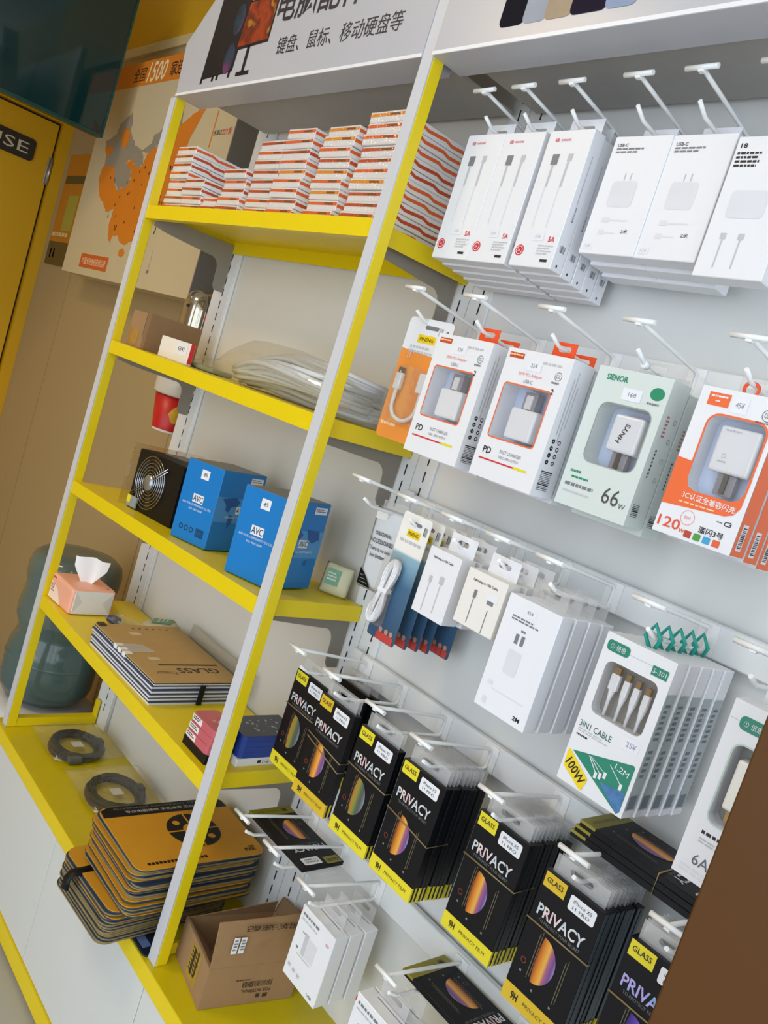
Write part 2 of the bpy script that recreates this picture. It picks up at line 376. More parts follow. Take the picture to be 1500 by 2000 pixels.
def rail(x0, x1, slots):
    r_ = MB().box(x0, x1, RY, RY + .026, ZB, 2.35, bev=.001, seg=1).build('slotted_rail', WSTEEL, rk, True)
    s = MB()
    for xs in slots:
        z = ZB + .05
        while z < 2.3: s.box(xs - .0016, xs + .0016, RY - .0006, RY + .002, z, z + .021); z += .0325
    so = s.build('slots', DARK, r_, True); so['kind'] = 'stuff'
    g = MB()
    for xs in slots[:-1]: g.box(xs + .024, xs + .0252, RY - .0005, RY + .001, ZB, 2.35)
    if len(slots) > 1: g.build('groove', mat('groove_grey', 'A9AAA8', .6), r_, True)
rail(-.038, .047, (.0147,)); rail(.872, .9715, (.8946, .9484))
MB().tube([(.052, RY + .004, ZB), (.052, RY + .004, 2.3)], .005, 8).build('rail_edge', WSTEEL, rk, True)
MB().box(.047, .872, RY + .008, RY + .02, ZB, 2.35).build('back_panel', PANEL, rk, True)
MB().box(.9715, XR, RY + .006, RY + .02, ZB, 2.35).build('back_panel', mat('white_panel', 'DCDDDB', .3, var=.02, scale=3), rk, True)
ROWS = [1.878, 1.555, 1.228, .905, .575]
for z in ROWS:
    MB().box(.93, XR, .237, RY - .001, z - .062, z - .014, bev=.002, seg=1).build('cross_bar', WSTEEL, rk, True)
    MB().box(.93, .955, .232, .237, z - .066, z - .010).build('bar_clip', WSTEEL, rk, True)
def bracket(parent, x, zl):
    """curved L bracket under a shelf end, z relative to the shelf underside zl"""
    P = [(.022, zl), (.022, zl - .012), (.06, zl - .020), (.15, zl - .026), (.185, zl - .030)]
    for k in range(6): a = R(90 - 90 * k / 5); P.append((.187 + .03 * math.cos(a), zl - .060 + .03 * math.sin(a)))
    P += [(.218, zl - .135), (.225, zl - .145), (RY - .002, zl - .145), (RY - .002, zl)]
    MB().prism([(x, y, z) for y, z in P], (.003, 0, 0)).build('bracket', BRK, parent, True)
def shelf(zl, zr):
    a = math.atan2(zr - zl, W)
    s = MB().box(0, W - .0005, .0005, RY - .002, -.0015, 0)
    s.box(0, W - .0005, .0005, .0025, -LIP, -.0015).box(0, W - .0005, RY - .004, RY - .002, -LIP, -.0015).box(0, .002, .0025, RY - .004, -LIP, -.0015).box(W - .0025, W - .0005, .0025, RY - .004, -LIP, -.0015)
    s.box(.002, W - .0025, .0025, .018, -LIP, -LIP + .0012)
    o = s.build('shelf', [YEL], rk)
    o.location = (0 - rk.location.x, 0 - rk.location.y, zl - rk.location.z); o.rotation_euler = (0, -a, 0)
    rb = MB().box(.03, W - .03, .06, .085, -.010, -.0016).build('stiffener', mat('shelf_under_grey', '9A958A', .5), o)
    for x in (.012, .874):
        P = MB(); bracket_local(P, x); P.build('bracket', BRK, o)
    return o
def bracket_local(mb, x):
    zl = -LIP + .0
    P = [(.022, zl + .02), (.022, zl - .010), (.06, zl - .016), (.15, zl - .022), (.180, zl - .024)]
    for k in range(6): a = R(90 - 90 * k / 5); P.append((.190 + .026 * math.cos(a), zl - .050 + .026 * math.sin(a)))
    P += [(.217, zl - .095), (.224, zl - .105), (RY - .003, zl - .105), (RY - .003, zl + .02)]
    mb.prism([(x, y, z) for y, z in P], (.003, 0, 0))
shelf(Z1, Z1); shelf(Z2, Z2); shelf(Z3L, Z3R); shelf(Z4, Z4)

# base cabinet
bc = empty('base_cabinet', (1.0, .12, FZ)); tag(bc, 'low cabinet with a yellow top board and white doors under the rack', 'cabinet')
MB().box(-.055, XR, -.013, RY + .03, ZB - .005, ZB, bev=.001, seg=1).build('top_board', YELD, bc, True)
MB().box(-.055, XR, -.0135, -.010, .2125, ZB - .0005).build('front_lip', YEL, bc, True)
MB().box(-.045, XR, .0, RY + .028, -.105, ZB - .006).build('carcass', mat('cabinet_inner', '8E908E', .6), bc, True)
DOORM = mat('white_door_gloss', 'D6DAD8', .25, var=.015, scale=2)
for x0 in (-.0275, .4475, .9225, 1.3975, 1.8725):
    MB().box(x0 + .0012, x0 + .4738, -.008, -.001, -.104, .2110, bev=.0008, seg=1).build('door', DOORM, bc, True)
MB().box(-.045, XR, -.012, .0, -.150, -.107).build('plinth_trim', YEL, bc, True)
MB().box(-.045, XR, .002, .2, FZ, -.105).build('plinth', DARK, bc, True)

# header signs
HW = mat('header_white', 'B7B8BE', .3, var=.02, scale=4)
UND = mat('header_under', 'A9A6A0', .6)
def header(x0, x1, label, cut):
    h = empty('header_sign', (x0, .03, ZH)); tag(h, label, 'sign')
    P = [(x0, ZH), (x1, ZH), (x1, 2.34), (x0 + (.30 if cut else 0), 2.34)] + ([(x0 - .018, 2.035)] if cut else [(x0, 2.34)])
    MB().prism([(x, -.0042, z) for x, z in P], (0, .068, 0)).build('box', HW, h, True)
    MB().box(x0, x1, -.0062, -.0042, ZH, ZH + .006).build('bottom_edge', WHITE, h, True)
    MB().box(x0 + .02, x1 - .01, .064, .24, ZH + .02, ZH + .026).build('underside', UND, h, True)
    return h
h1 = header(0.0, W, 'white header sign showing a desktop computer and lettering for computer parts', True)
hk = -.0042 - .03
def hx(x): return x - 0.0
def hz(z): return z - ZH
PCB = mat('pc_case_black', '17131A', .4)
poly(h1, 'computer_print', PCB, [(hx(.112), hz(1.937)), (hx(.255), hz(1.945)), (hx(.27), hz(2.25)), (hx(.125), hz(2.25))], 'F', hk)
rects(h1, 'computer_print', PCB, [(hx(.112), hx(.122), hz(1.928), hz(1.94)), (hx(.165), hx(.175), hz(1.93), hz(1.942)), (hx(.185), hx(.195), hz(1.931), hz(1.942)), (hx(.238), hx(.248), hz(1.932), hz(1.945))], 'F', hk)
GLOW = ramp_mat('rgb_print', [(.3, '18141C'), (.5, '203A4C'), (.62, '6A2A5A'), (.75, '2A5A6A')], scale=14)
for v in (1.975, 2.06, 2.15): poly(h1, 'fan_print', GLOW, disc(hx(.225), hz(v), .034, ru=.022), 'F', hk, .0006)
SCR = ramp_mat('monitor_print', [(.25, '2A0E0A'), (.42, 'A03A12'), (.55, '5A1A0C'), (.66, 'E0A030'), (.8, '3A140A')], scale=16)
poly(h1, 'monitor_print', PCB, [(hx(.245), hz(1.99)), (hx(.378), hz(1.995)), (hx(.378), hz(2.095)), (hx(.255), hz(2.095))], 'F', hk, .0006)
poly(h1, 'monitor_screen', SCR, [(hx(.250), hz(1.997)), (hx(.374), hz(2.001)), (hx(.374), hz(2.091)), (hx(.258), hz(2.091))], 'F', hk, .0008)
rects(h1, 'monitor_stand', PCB, [(hx(.296), hx(.308), hz(1.94), hz(1.995)), (hx(.275), hx(.33), hz(1.932), hz(1.941))], 'F', hk, .0006)
text(h1, '电脑配件', mat('sign_dark_ink', '2A2730', .5), hx(.535), hz(2.066), w=.30, h=.075, k=hk, bold=.012)
text(h1, '键盘、鼠标、移动硬盘等', mat('sign_dark_ink', '2A2730'), hx(.622), hz(1.980), w=.40, h=.036, k=hk)
h2 = header(W + PW, XR, 'long white header sign printed with a row of phones', False)
hk2 = hk; ox = W + PW
for i, (a, b, c) in enumerate(((1.061, 1.107, '0C0D1A'), (1.107, 1.148, '9FA3AC'), (1.148, 1.194, 'A8957C'), (1.194, 1.253, '1A1226'), (1.253, 1.30, '8E9AB4'))):
    rect(h2, 'phone_print', mat('phone_print_%d' % i, c, .7, var=.15, scale=25, spec=.15), a - ox, b - ox + .004, 1.934 - ZH, 2.25 - ZH, 'F', hk2, .0004 + .0001 * i, r=.010)

# ------------------------------------------------------------------ wire hooks
def make_hook():
    h = empty('display_hook', (0, 0, 0))
    MB().tube([(0, .060, 0), (0, .12, -.0075), (0, .226, -.0215), (0, .2325, -.025), (0, .2345, -.031), (0, .2345, -.048), (0, .233, -.0535), (0, .226, -.0560), (0, .16, -.0500), (0, .105, -.0445), (0, .098, -.0435), (0, .092, -.0405), (0, .077, -.033)], .0030, 8).build('wire', HOOKM, h)
    MB().tube([(-.023, .058, 0), (.023, .058, 0)], .0036, 8).box(-.004, .004, .056, .064, -.006, .001, bev=.001).build('ticket_bar', HOOKM, h)
    MB().box(-.014, .014, .2345, .2365, -.060, -.016).build('clip_plate', HOOKM, h)
    return h
hook0 = make_hook(); hook_used = [False]
def hook(x, row, what):
    h = hook0 if not hook_used[0] else copy_tree(hook0)
    hook_used[0] = True
    h.location = (x, 0, ROWS[row]); tag(h, 'white wire hook holding ' + what, 'hook', 'wire hooks on the hook bay')
    return h
def sag(y):           # height of the lower prong below the ticket bar at depth y
    return -.0435 - (y - .098) * .0977 if y > .098 else -.0435 + (.098 - y) * .5
def hang(proto, first, x, y, z, label, cat, group, tilt=0.0, rz=0.0):
    o = proto if first else copy_tree(proto)
    o.location = (x, y, z); o.rotation_euler = (0, tilt, rz); tag(o, label, cat, group)
    return o
def tabmesh(w, h, zb, y, hole_z, hw=.016, hh=.004, t=.0007):
    """flat hang tab with a round-ended slot"""
    mb = MB(); bm = mb.bm; inner = rr(-hw, hw, hole_z - hh, hole_z + hh, hh * .95, 4); cor = [(w / 2, zb + h), (-w / 2, zb + h), (-w / 2, zb), (w / 2, zb)]; outer = []
    for q in range(4):
        for k in range(5):
            x, z = inner[q * 5 + k]; c = cor[q]
            if k == 2: outer.append(c)
            elif (k < 2) == (q % 2 == 0): outer.append((c[0], z))
            else: outer.append((x, c[1]))
    n = len(inner)
    L = [[bm.verts.new((x, y + d, z)) for x, z in P] for P in (inner, outer) for d in (0, t)]
    for i in range(n):
        j = (i + 1) % n
        bm.faces.new((L[0][i], L[0][j], L[2][j], L[2][i])); bm.faces.new((L[1][i], L[3][i], L[3][j], L[1][j])); bm.faces.new((L[2][i], L[2][j], L[3][j], L[3][i])); bm.faces.new((L[0][i], L[1][i], L[1][j], L[0][j]))
    return mb

# ---- top row: slim white cable boxes
def cable_box():
    w, h, t = .084, .206, .0275; o = empty('cable_box')
    MB().box(-w / 2, w / 2, 0, t, 0, h, bev=.001, seg=1).build('carton', WHITE, o)
    tabmesh(.062, .028, h - .001, t - .001, h + .013).build('hang_tab', WHITE, o)
    text(o, '@ coosi', RINK, -.012, h - .015, w=.030, h=.006, bold=.01)
    for (u, wd, ln) in ((-.016, .013, .016), (.012, .009, .011)):
        rect(o, 'plug_print', GINK if wd > .01 else LINK, u - wd / 2, u + wd / 2, h - .036 - ln, h - .036)
        rect(o, 'cable_print', LINK, u - .003, u + .001, h - .085, h - .036 - ln); rect(o, 'cable_print', mat('faint_grey_ink', 'DEDFE2', .5), u - .004, u - .002, .06, h - .085)
    poly(o, 'seal', RINK, disc(-.028, .024, .0085)); ring(o, 'seal_ring', WHITE, -.028, .024, .0055, .0066, e=.0007); text(o, '2A', WHITE, -.028, .024, w=.006, h=.004, e=.0009)
    rect(o, 'price_label', WHITE2, -.008, .012, .040, .052, e=.0006); text(o, '10¥', LINK, .001, .046, w=.010, h=.005, e=.0009)
    text(o, '5A', RINK, .028, .043, w=.012, h=.008, bold=.02); rects(o, 'text_lines', LINK, lines(.006, .036, .018, .034, 4)); rect(o, 'flag', INK, .018, .032, .009, .013)
    rects(o, 'side_code', GINK, bars(.008, .020, .028, .038, 6, 3), 'R', w / 2); rects(o, 'side_print', LINK, [(.012, .0135, .10, .17)], 'R', w / 2); text(o, 'Iphone', INK, .014, .085, w=.022, h=.005, face='R', k=w / 2, rot=90); rect(o, 'side_print', INK, .011, .014, .006, .010, 'R', w / 2)
    return o
p = cable_box(); first = True
for hx_, nm in ((1.003, 'beside the top shelf'), (1.087, 'between two like rows'), (1.18, 'next to the plug boxes')):
    hook(hx_, 0, 'slim white cable boxes ' + nm)
    for k in range(5):
        y = .092 + k * .0285
        lab, gp = 'slim white cable box, %s from the front, row %s' % (ORD[k], nm), 'slim cable boxes ' + nm
        hang(p, first, hx_, y, ROWS[0] + sag(y + .027) - .013 - .206 + .004, lab, 'box', gp, tilt=R(-.4 * (k % 2)), rz=R((k % 3 - 1) * .6)); first = False
# ---- top row: plug adapter boxes
def adapter_box():
    w, h, t = .094, .169, .034; o = empty('adapter_box')
    MB().box(-w / 2, w / 2, 0, t, 0, h, bev=.001, seg=1).build('carton', WHITE, o)
    tabmesh(.056, .024, h - .001, t - .001, h + .012).build('hang_tab', WHITE, o)
    text(o, 'USB-C', INK, -.030, h - .013, w=.018, h=.0045, bold=.01); rects(o, 'text_lines', GINK, lines(-.039, .012, h - .026, h - .017, 2, 5))
    FA = mat('faint_plug_print', 'DADBE0', .5); rect(o, 'plug_print', FA, -.026, .016, .068, .105, r=.006); rects(o, 'plug_print', LINK, [(-.010, -.008, .106, .116), (.000, .002, .106, .116)])
    rects(o, 'cable_print', FA, [(-.024, -.012, .046, .053), (-.012, .02, .048, .050), (-.024, -.014, .028, .035), (-.014, .004, .030, .032)]); text(o, '2米', INK, .020, .034, w=.011, h=.006)
    rect(o, 'price_label', WHITE2, -.042, -.026, .006, .016, e=.0006); text(o, '15¥', LINK, -.034, .011, w=.010, h=.005, e=.0009)
    return o
p = adapter_box(); first = True
for hx_, y0, n, nm in ((1.293, .112, 3, 'next to the slim cable boxes'), (1.387, .114, 3, 'next to the double cable box')):
    hook(hx_, 0, 'white plug adapter boxes ' + nm)
    for k in range(n):
        y = y0 + k * .035
        lab = 'white plug box, %s from the front, row %s' % (ORD[k], nm)
        hang(p, first, hx_, y, ROWS[0] + sag(y + .034) - .012 - .169 + .002 - .002 * k, lab, 'box', 'plug boxes ' + nm, rz=R(.5 * k)); first = False
o = empty('double_cable_box', (1.489, .105, 1.632)); tag(o, 'white box lettered 18 over two drawn cables, right of the plug boxes', 'box')
MB().box(-.047, .047, 0, .034, 0, .178, bev=.001, seg=1).build('carton', WHITE, o); tabmesh(.056, .022, .177, .033, .19).build('hang_tab', TAB, o)
text(o, '18', INK, -.036, .166, w=.009, h=.006, bold=.02); rects(o, 'text_lines', INK, lines(-.042, .0, .137, .158, 4, 7)); rect(o, 'plug_print', mat('faint_plug_print', 'DADBE0'), -.03, .02, .075, .11, r=.006)
rects(o, 'plug_print', LINK, [(-.026, -.018, .048, .056), (-.002, .006, .048, .056), (-.023, -.021, .012, .048), (.001, .003, .012, .048)])
hook(1.489, 0, 'the double cable box')

# ---- second row
hook(.986, 1, 'the orange adapter card')
o = empty('adapter_card', (.998, .108, 1.303)); o.rotation_euler = (R(0), 0, R(3)); tag(o, 'orange hanging card with a short white adapter cable', 'card pack')
w, h = .106, .214; OCARD = mat('card_orange', 'EE9340', .4, var=.05, scale=10)
MB().prism([(x, 0, z) for x, z in rr(-w / 2, w / 2, 0, h, .009)], (0, .0012, 0)).build('card', OCARD, o)
poly(o, 'header_print', WHITE, [q for q in rr(-w / 2, w / 2, .148, h, .009) if q[1] > .16] + [(-w / 2, .158), (w / 2, .150)])
rect(o, 'logo', mat('logo_yellow', 'F2CE1B', .4), -.022, .020, .172, .186, e=.0006); text(o, 'PINENG', INK, -.001, .179, w=.032, h=.006, e=.0009, bold=.01)
rects(o, 'text_lines', LINK, lines(-.035, .025, .150, .166, 2, 4), e=.0006); rects(o, 'code', INK, bars(.022, .032, .188, .202, 5, 2) + bars(.038, .045, .190, .199, 4, 3), e=.0006)
rects(o, 'text_lines', mat('pale_orange_ink', 'F6D2A8', .5), lines(-.048, -.008, .018, .028, 1, 6), e=.0006)
rect(o, 'hang_slot', mat('slot_grey', '77777A', .6), -.012, .020, .196, .203, e=.0005, r=.003)
cb = MB().tube([(-.028, -.008, .118)] + [(-.028 + .030 * (1 - math.cos(a)), -.008, .062 - .026 * math.sin(a)) for a in [math.pi * k / 12 for k in range(13)]] + [(.032, -.008, .118)], .0036, 8)
cb.build('cable', WHITE2, o)
MB().box(-.036, -.020, -.013, -.003, .085, .115, bev=.003).box(.021, .043, -.014, -.002, .088, .122, bev=.002).build('plugs', WHITE2, o)
MB().box(-.033, -.023, -.011, -.005, .115, .124).build('plug_tip', mat('plug_steel', '6C6A66', .3, metal=.8), o)
MB().prism([(x, -.016, z) for x, z in rr(-.042, .046, .030, .128, .014)], (0, .0005, 0)).build('blister', CLEAR, o)
MB().box(-.034, -.022, -.006, -.001, .140, .160, bev=.002).build('seal', WIN, o)

BLUETRAY = mat('pale_blue_tray', 'C9D5EC', .3, var=.03)
def charger_body(o, cx, z0, z1, wd, dep, y, pins=None, gold=False):
    MB().box(cx - wd / 2, cx + wd / 2, y, y + dep, z0, z1, bev=.004, seg=3).build('charger', WHITE2, o)
    if pins == 'up': MB().box(cx - .012, cx + .012, y + .006, y + .02, z1, z1 + .026, bev=.001).build('plug_sleeve', mat('smoky_plastic', '8F8F98', .2), o)
    if pins == 'up': MB().box(cx - .006, cx + .006, y + .004, y + .018, z1 + .001, z1 + .021).build('plug_core', mat('plug_pale', 'D8D8DE', .3), o)
    if pins == 'down': MB().box(cx - .012, cx + .012, y + .006, y + .016, z0 - .026, z0, bev=.001).build('plug_sleeve', mat('smoky_plastic', '8F8F98'), o)
    if pins == 'down': MB().box(cx - .003, cx + .003, y + .003, y + .006, z0 - .024, z0).build('plug_core', mat('plug_steel', '6C6A66'), o)
ORH = mat('orange_hanger', 'F0562B', .35)
def pd_box():
    w, h, t = .124, .194, .048; o = empty('charger_box')
    hole = (-.048, .040, .062, .142, .004)
    ringbox(w, h, t, hole, .034).build('carton', WHITE, o)
    rect(o, 'tray', BLUETRAY, -.0478, .0398, .0622, .1418, 'F', .0335, e=0)
    MB().prism([(x, -.0003, z) for x, z in rr(*hole)], (0, .0002, 0)).build('window_film', WIN, o)
    n = rr(-.050, .042, .060, .144, .006); q = rr(-.048, .040, .062, .142, .004)
    me = bpy.data.meshes.new('frame_print'); L = len(n); me.from_pydata([on('F', *a) for a in n + q], [], [[i, (i + 1) % L, L + (i + 1) % L, L + i] for i in range(L)]); link('frame_print', me, OINK, o)
    charger_body(o, -.002, .066, .112, .050, .026, .006, 'up')
    rect(o, 'logo', mat('logo_rust', 'C24E2C', .4), -.056, -.028, h - .014, h - .006); rects(o, 'text_lines', mat('pale_orange_ink', 'F6D2A8'), lines(-.055, -.03, h - .012, h - .008, 1), e=.0006)
    text(o, '20W PD Adapter', mat('pale_red_ink', 'E58A80', .5), -.006, .159, w=.046, h=.006); text(o, 'USB-C', GINK, -.006, .150, w=.017, h=.005)
    rect(o, 'price_label', WHITE2, -.018, .010, .166, .182, e=.0006); text(o, '35¥', GINK, -.004, .174, w=.012, h=.006, e=.0009)
    ring(o, 'mark', INK, .044, .166, .0055, .0062); text(o, 'CCC', INK, .044, .166, w=.007, h=.005); rects(o, 'text_lines', GINK, lines(.035, .053, .153, .158, 1, 8)); text(o, '2', INK, .042, .144, h=.008, bold=.01)
    rects(o, 'text_lines', LINK, lines(-.01, .055, h - .018, h - .012, 1, 9))
    text(o, 'PD', INK, -.040, .041, w=.016, h=.010, bold=.015); text(o, 'FAST CHARGER', GINK, .006, .044, w=.042, h=.005); text(o, 'USB-C 20W OUTPUT', GINK, .005, .036, w=.040, h=.004)
    rect(o, 'stripe', RINK, -.052, .018, .0262, .0285); rect(o, 'stripe', GYEL, .018, .044, .0258, .0292)
    rects(o, 'side_code', INK, bars(.008, .032, .010, .038, 12, 4, False), 'R', w / 2); rects(o, 'side_lines', LINK, [(.012, .014, .09, .17), (.018, .020, .08, .18), (.024, .026, .10, .16)], 'R', w / 2)
    rg = random.Random(9)
    for i in range(8): ring(o, 'side_mark', INK, .012 + .013 * (i % 2), .050 + .010 * (i // 2), .001 + .001 * (i % 2), .0035, 'R', w / 2, n=10)
    tabmesh(.042, .030, h - .002, t - .002, h + .018, hw=.012, hh=.0045, t=.0012).build('hanger', ORH, o)
    return o
p = pd_box(); first = True
for hx_, nm in ((1.127, 'beside the orange adapter card'), (1.279, 'beside the pale green charger box')):
    hook(hx_, 1, 'orange framed charger boxes ' + nm)
    for k in range(2):
        y = .067 + k * .052
        hang(p, first, hx_, y, ROWS[1] + sag(y + .046) - .021 - .194 + .0035, '%s orange framed charger box of the pair %s' % ('front' if k == 0 else 'rear', nm), 'charger box', 'orange framed charger boxes', rz=R((-1.5, 0)[k])); first = False
# pale green 66 W box
SAGE = mat('sage_card', 'D3DCD8', .35, var=.02)
def green_box():
    w, h, t = .115, .195, .045; o = empty('charger_box'); hole = (-.036, .044, .066, .148, .012)
    ringbox(w, h, t, hole, .034).build('carton', SAGE, o)
    rect(o, 'tray', BLUETRAY, -.0358, .0438, .0662, .1478, 'F', .0335, e=0, r=.011)
    MB().prism([(x, -.0003, z) for x, z in rr(*hole)], (0, .0002, 0)).build('window_film', WIN, o)
    n = rr(-.0375, .0455, .0645, .1495, .0135); q = rr(*hole)
    me = bpy.data.meshes.new('frame_print'); L = len(n); me.from_pydata([on('F', *a) for a in n + q], [], [[i, (i + 1) % L, L + (i + 1) % L, L + i] for i in range(L)]); link('frame_print', me, mat('frame_grey', '9A9C98', .4), o)
    charger_body(o, .010, .088, .138, .046, .026, .006, 'down')
    text(o, 'HNYS', INK, .008, .114, w=.028, h=.007, k=.006, rot=70, bold=.02)
    text(o, 'SIENOR', GRINK, -.024, h - .013, w=.034, h=.008, bold=.03); rect(o, 'price_label', WHITE2, -.010, .020, .156, .172, e=.0006); text(o, '168', GINK, .006, .164, w=.012, h=.006, e=.0009)
    poly(o, 'seal', GRINK, disc(.041, .172, .0085, ru=.0105)); rects(o, 'text_lines', GINK, lines(.030, .054, .155, .160, 1, 3))
    rects(o, 'text_lines', GRINK, lines(-.048, -.025, .044, .050, 1, 4) + lines(-.043, -.012, .037, .042, 1, 5)); rects(o, 'text_lines', GINK, lines(-.050, .0, .024, .032, 1, 6)); rects(o, 'text_lines', LINK, lines(-.050, -.005, .016, .021, 1, 2))
    text(o, '66', mat('dark_olive_ink', '4A4A40', .5), .026, .030, w=.026, h=.022); text(o, 'W', mat('dark_olive_ink', '4A4A40'), .046, .022, w=.010, h=.007)
    rects(o, 'side_code', INK, bars(.006, .022, .014, .032, 8, 4, False), 'R', w / 2); rects(o, 'side_print', mat('side_rose', 'C7707C', .5), lines(.012, .02, .12, .15, 6, 3), 'R', w / 2); rects(o, 'side_print', INK, lines(.012, .016, .065, .105, 8, 5), 'R', w / 2)
    for i in range(4): ring(o, 'side_mark', GINK, .034, .145 - .026 * i, .0028, .0036, 'R', w / 2, n=12)
    tabmesh(.05, .026, h - .002, t - .002, h + .015).build('hang_tab', TAB, o)
    return o
p = green_box(); hook(1.423, 1, 'pale green charger boxes')
for k in range(2):
    y = .090 + k * .048
    hang(p, k == 0, 1.423, y, ROWS[1] + sag(y + .043) - .015 - .195 + .003 - .004 * k, 'pale sage charger box printed 66W, %s of the pair' % ('front' if k == 0 else 'rear'), 'charger box', 'pale sage charger boxes', rz=R(.8 * k))
MB().tube([(1.423, .10, ROWS[1] - .0455), (1.423, .109, ROWS[1] - .0463)], .0052, 10).build('hook_stop', WHITE2)
tag(bpy.data.objects['hook_stop'], 'small white stopper ring on the hook above the sage charger box', 'stopper')
# orange 120 W box
def o120_box():
    w, h, t = .104, .187, .036; o = empty('charger_box'); hole = (-.030, .044, .060, .155, .014)
    ringbox(w, h, t, hole, .028).build('carton', WHITE, o)
    rect(o, 'tray', BLUETRAY, -.0298, .0438, .0602, .1548, 'F', .0275, e=0, r=.013)
    MB().prism([(x, -.0003, z) for x, z in rr(*hole)], (0, .0002, 0)).build('window_film', WIN, o)
    n = rr(-.0325, .0465, .0575, .1575, .016); q = rr(*hole)
    me = bpy.data.meshes.new('frame_print'); L = len(n); me.from_pydata([on('F', *a) for a in n + q], [], [[i, (i + 1) % L, L + (i + 1) % L, L + i] for i in range(L)]); link('frame_print', me, OINK, o)
    me = bpy.data.meshes.new('colour_panel')   # orange panel wrapping the lower half of the window
    pts = [(-.052, .036), (.030, .042), (.040, .046), (.046, .056), (.047, .092), (.044, .090), (.044, .074), (.040, .064), (.030, .060), (-.016, .060), (-.026, .064), (-.030, .074), (-.030, .094), (-.052, .096)]
    poly(o, 'colour_panel', OINK, pts, e=.0005)
    charger_body(o, .012, .090, .146, .052, .022, .004, 'down')
    rects(o, 'text_lines', LINK, lines(-.006, .020, .138, .142, 1, 3) + lines(-.004, .010, .100, .104, 1, 4), 'F', .004); ring(o, 'mark', LINK, .002, .110, .002, .003, k=.004, n=12)
    rect(o, 'logo', OINK, -.040, -.012, h - .022, h - .006); rects(o, 'text_lines', WHITE, lines(-.037, -.015, h - .013, h - .009, 1, 2) + lines(-.030, -.022, h - .018, h - .015, 1, 3), e=.0006)
    rect(o, 'price_label', WHITE2, -.009, .012, h - .026, h - .006, e=.0006); text(o, '45¥', GINK, .002, h - .016, w=.011, h=.007, e=.0009)
    ring(o, 'mark', INK, .038, .166, .0065, .0072); text(o, 'CCC', INK, .038, .166, w=.008, h=.006); rects(o, 'text_lines', GINK, lines(.026, .048, .154, .158, 1, 6))
    text(o, '3C认证全兼容闪充', WHITE, .006, .0525, w=.070, h=.0085, e=.0009, rot=-1, bold=.01); rects(o, 'text_lines', mat('pale_orange_ink', 'F6D2A8'), lines(-.030, .030, .042, .045, 1, 4), e=.0008)
    text(o, '120', mat('orange_red_ink', 'E2502C', .4), -.033, .015, w=.030, h=.013, bold=.01); text(o, 'w', mat('orange_red_ink', 'E2502C'), -.014, .010, h=.005)
    ring(o, 'mark', mat('pale_red_ink', 'E58A80'), -.012, .027, .0085, .0092); text(o, '超级快充', mat('pale_red_ink', 'E58A80'), -.012, .027, w=.009, h=.004)
    text(o, '溜闪3号', INK, .022, .0185, w=.032, h=.008, bold=.015); text(o, 'C3', INK, .038, .034, w=.009, h=.006, bold=.02); rects(o, 'text_lines', GINK, [(.024, .031, .033, .0345)])
    for i, c in enumerate(('B4472F', '4E9A44', '3FA0CF', 'E0603C')): rect(o, 'icon', mat('icon_%d' % i, c, .4), -.010 + .0125 * i, -.0005 + .0125 * i, .004, .0125, r=.0015)
    poly(o, 'side_panel', OINK, [(.001, .001), (t - .001, .001), (t - .001, h - .035), (.001, h - .055)], 'R', w / 2); rect(o, 'side_label', WHITE, .008, .022, .008, .040, 'R', w / 2, e=.0006); rects(o, 'side_code', INK, bars(.010, .020, .011, .037, 12, 5, False), 'R', w / 2, e=.0008)
    tabmesh(.05, .026, h - .002, t - .002, h + .015).build('hang_tab', TAB, o)
    return o
p = o120_box(); hook(1.572, 1, 'orange panelled charger boxes')
for k in range(3):
    y = .090 + k * .040
    hang(p, k == 0, 1.572, y, ROWS[1] + sag(y + .034) - .015 - .187 + .003, 'white charger box with an orange panel printed 120, %s from the front' % ORD[k], 'charger box', 'orange panelled charger boxes', rz=R(-.6 * k))
o = MB().tube([(1.572 + .009 * math.cos(a), .106 + .002 * math.sin(2 * a), ROWS[1] - .052 + .009 * math.sin(a)) for a in [2 * math.pi * k / 16 for k in range(16)]], .0022, 6, closed=True).build('hanger_ring', ORH)
tag(o, 'small orange plastic ring on the hook above the orange panelled charger', 'ring')

# ---- third row
hook(1.002, 2, 'the white lettered bag'); hook(1.122, 2, 'blue cable cards'); hook(1.225, 2, 'the taller white cable cartons'); hook(1.319, 2, 'the squarer white cable cartons'); hook(1.414, 2, 'blank white adapter boxes'); hook(1.568, 2, 'green and white multi cable boxes'); hook(1.70, 2, 'the tall white power box')
o = empty('accessory_bag', (1.012, .155, 1.035)); o.rotation_euler = (0, R(-3), R(6)); tag(o, 'white plastic bag lettered ORIGINAL ACCESSORIES hanging by the slotted rail', 'bag')
def pillow(w, h, t, n=10, m=14, pinch=.0):
    mb = MB(); bm = mb.bm; G = []
    for sgn in (-1, 1):
        g = []
        for i in range(m + 1):
            row = []
            for j in range(n + 1):
                a = j / n * 2 - 1; b = i / m * 2 - 1
                th = t * (max(0, 1 - a * a) ** .5) * (max(0, 1 - b * b) ** .5) + random.uniform(-.0006, .0006)
                row.append(bm.verts.new((a * w / 2, sgn * th / 2, (b + 1) / 2 * h)))
            g.append(row)
        G.append(g)
        for i in range(m):
            for j in range(n): f = bm.faces.new((g[i][j], g[i][j + 1], g[i + 1][j + 1], g[i + 1][j])); f.smooth = True
    bmesh.ops.remove_doubles(bm, verts=bm.verts[:], dist=.0008)
    return mb
pillow(.082, .150, .016).build('bag', mat('white_poly', 'DADDE0', .2, var=.03), o)
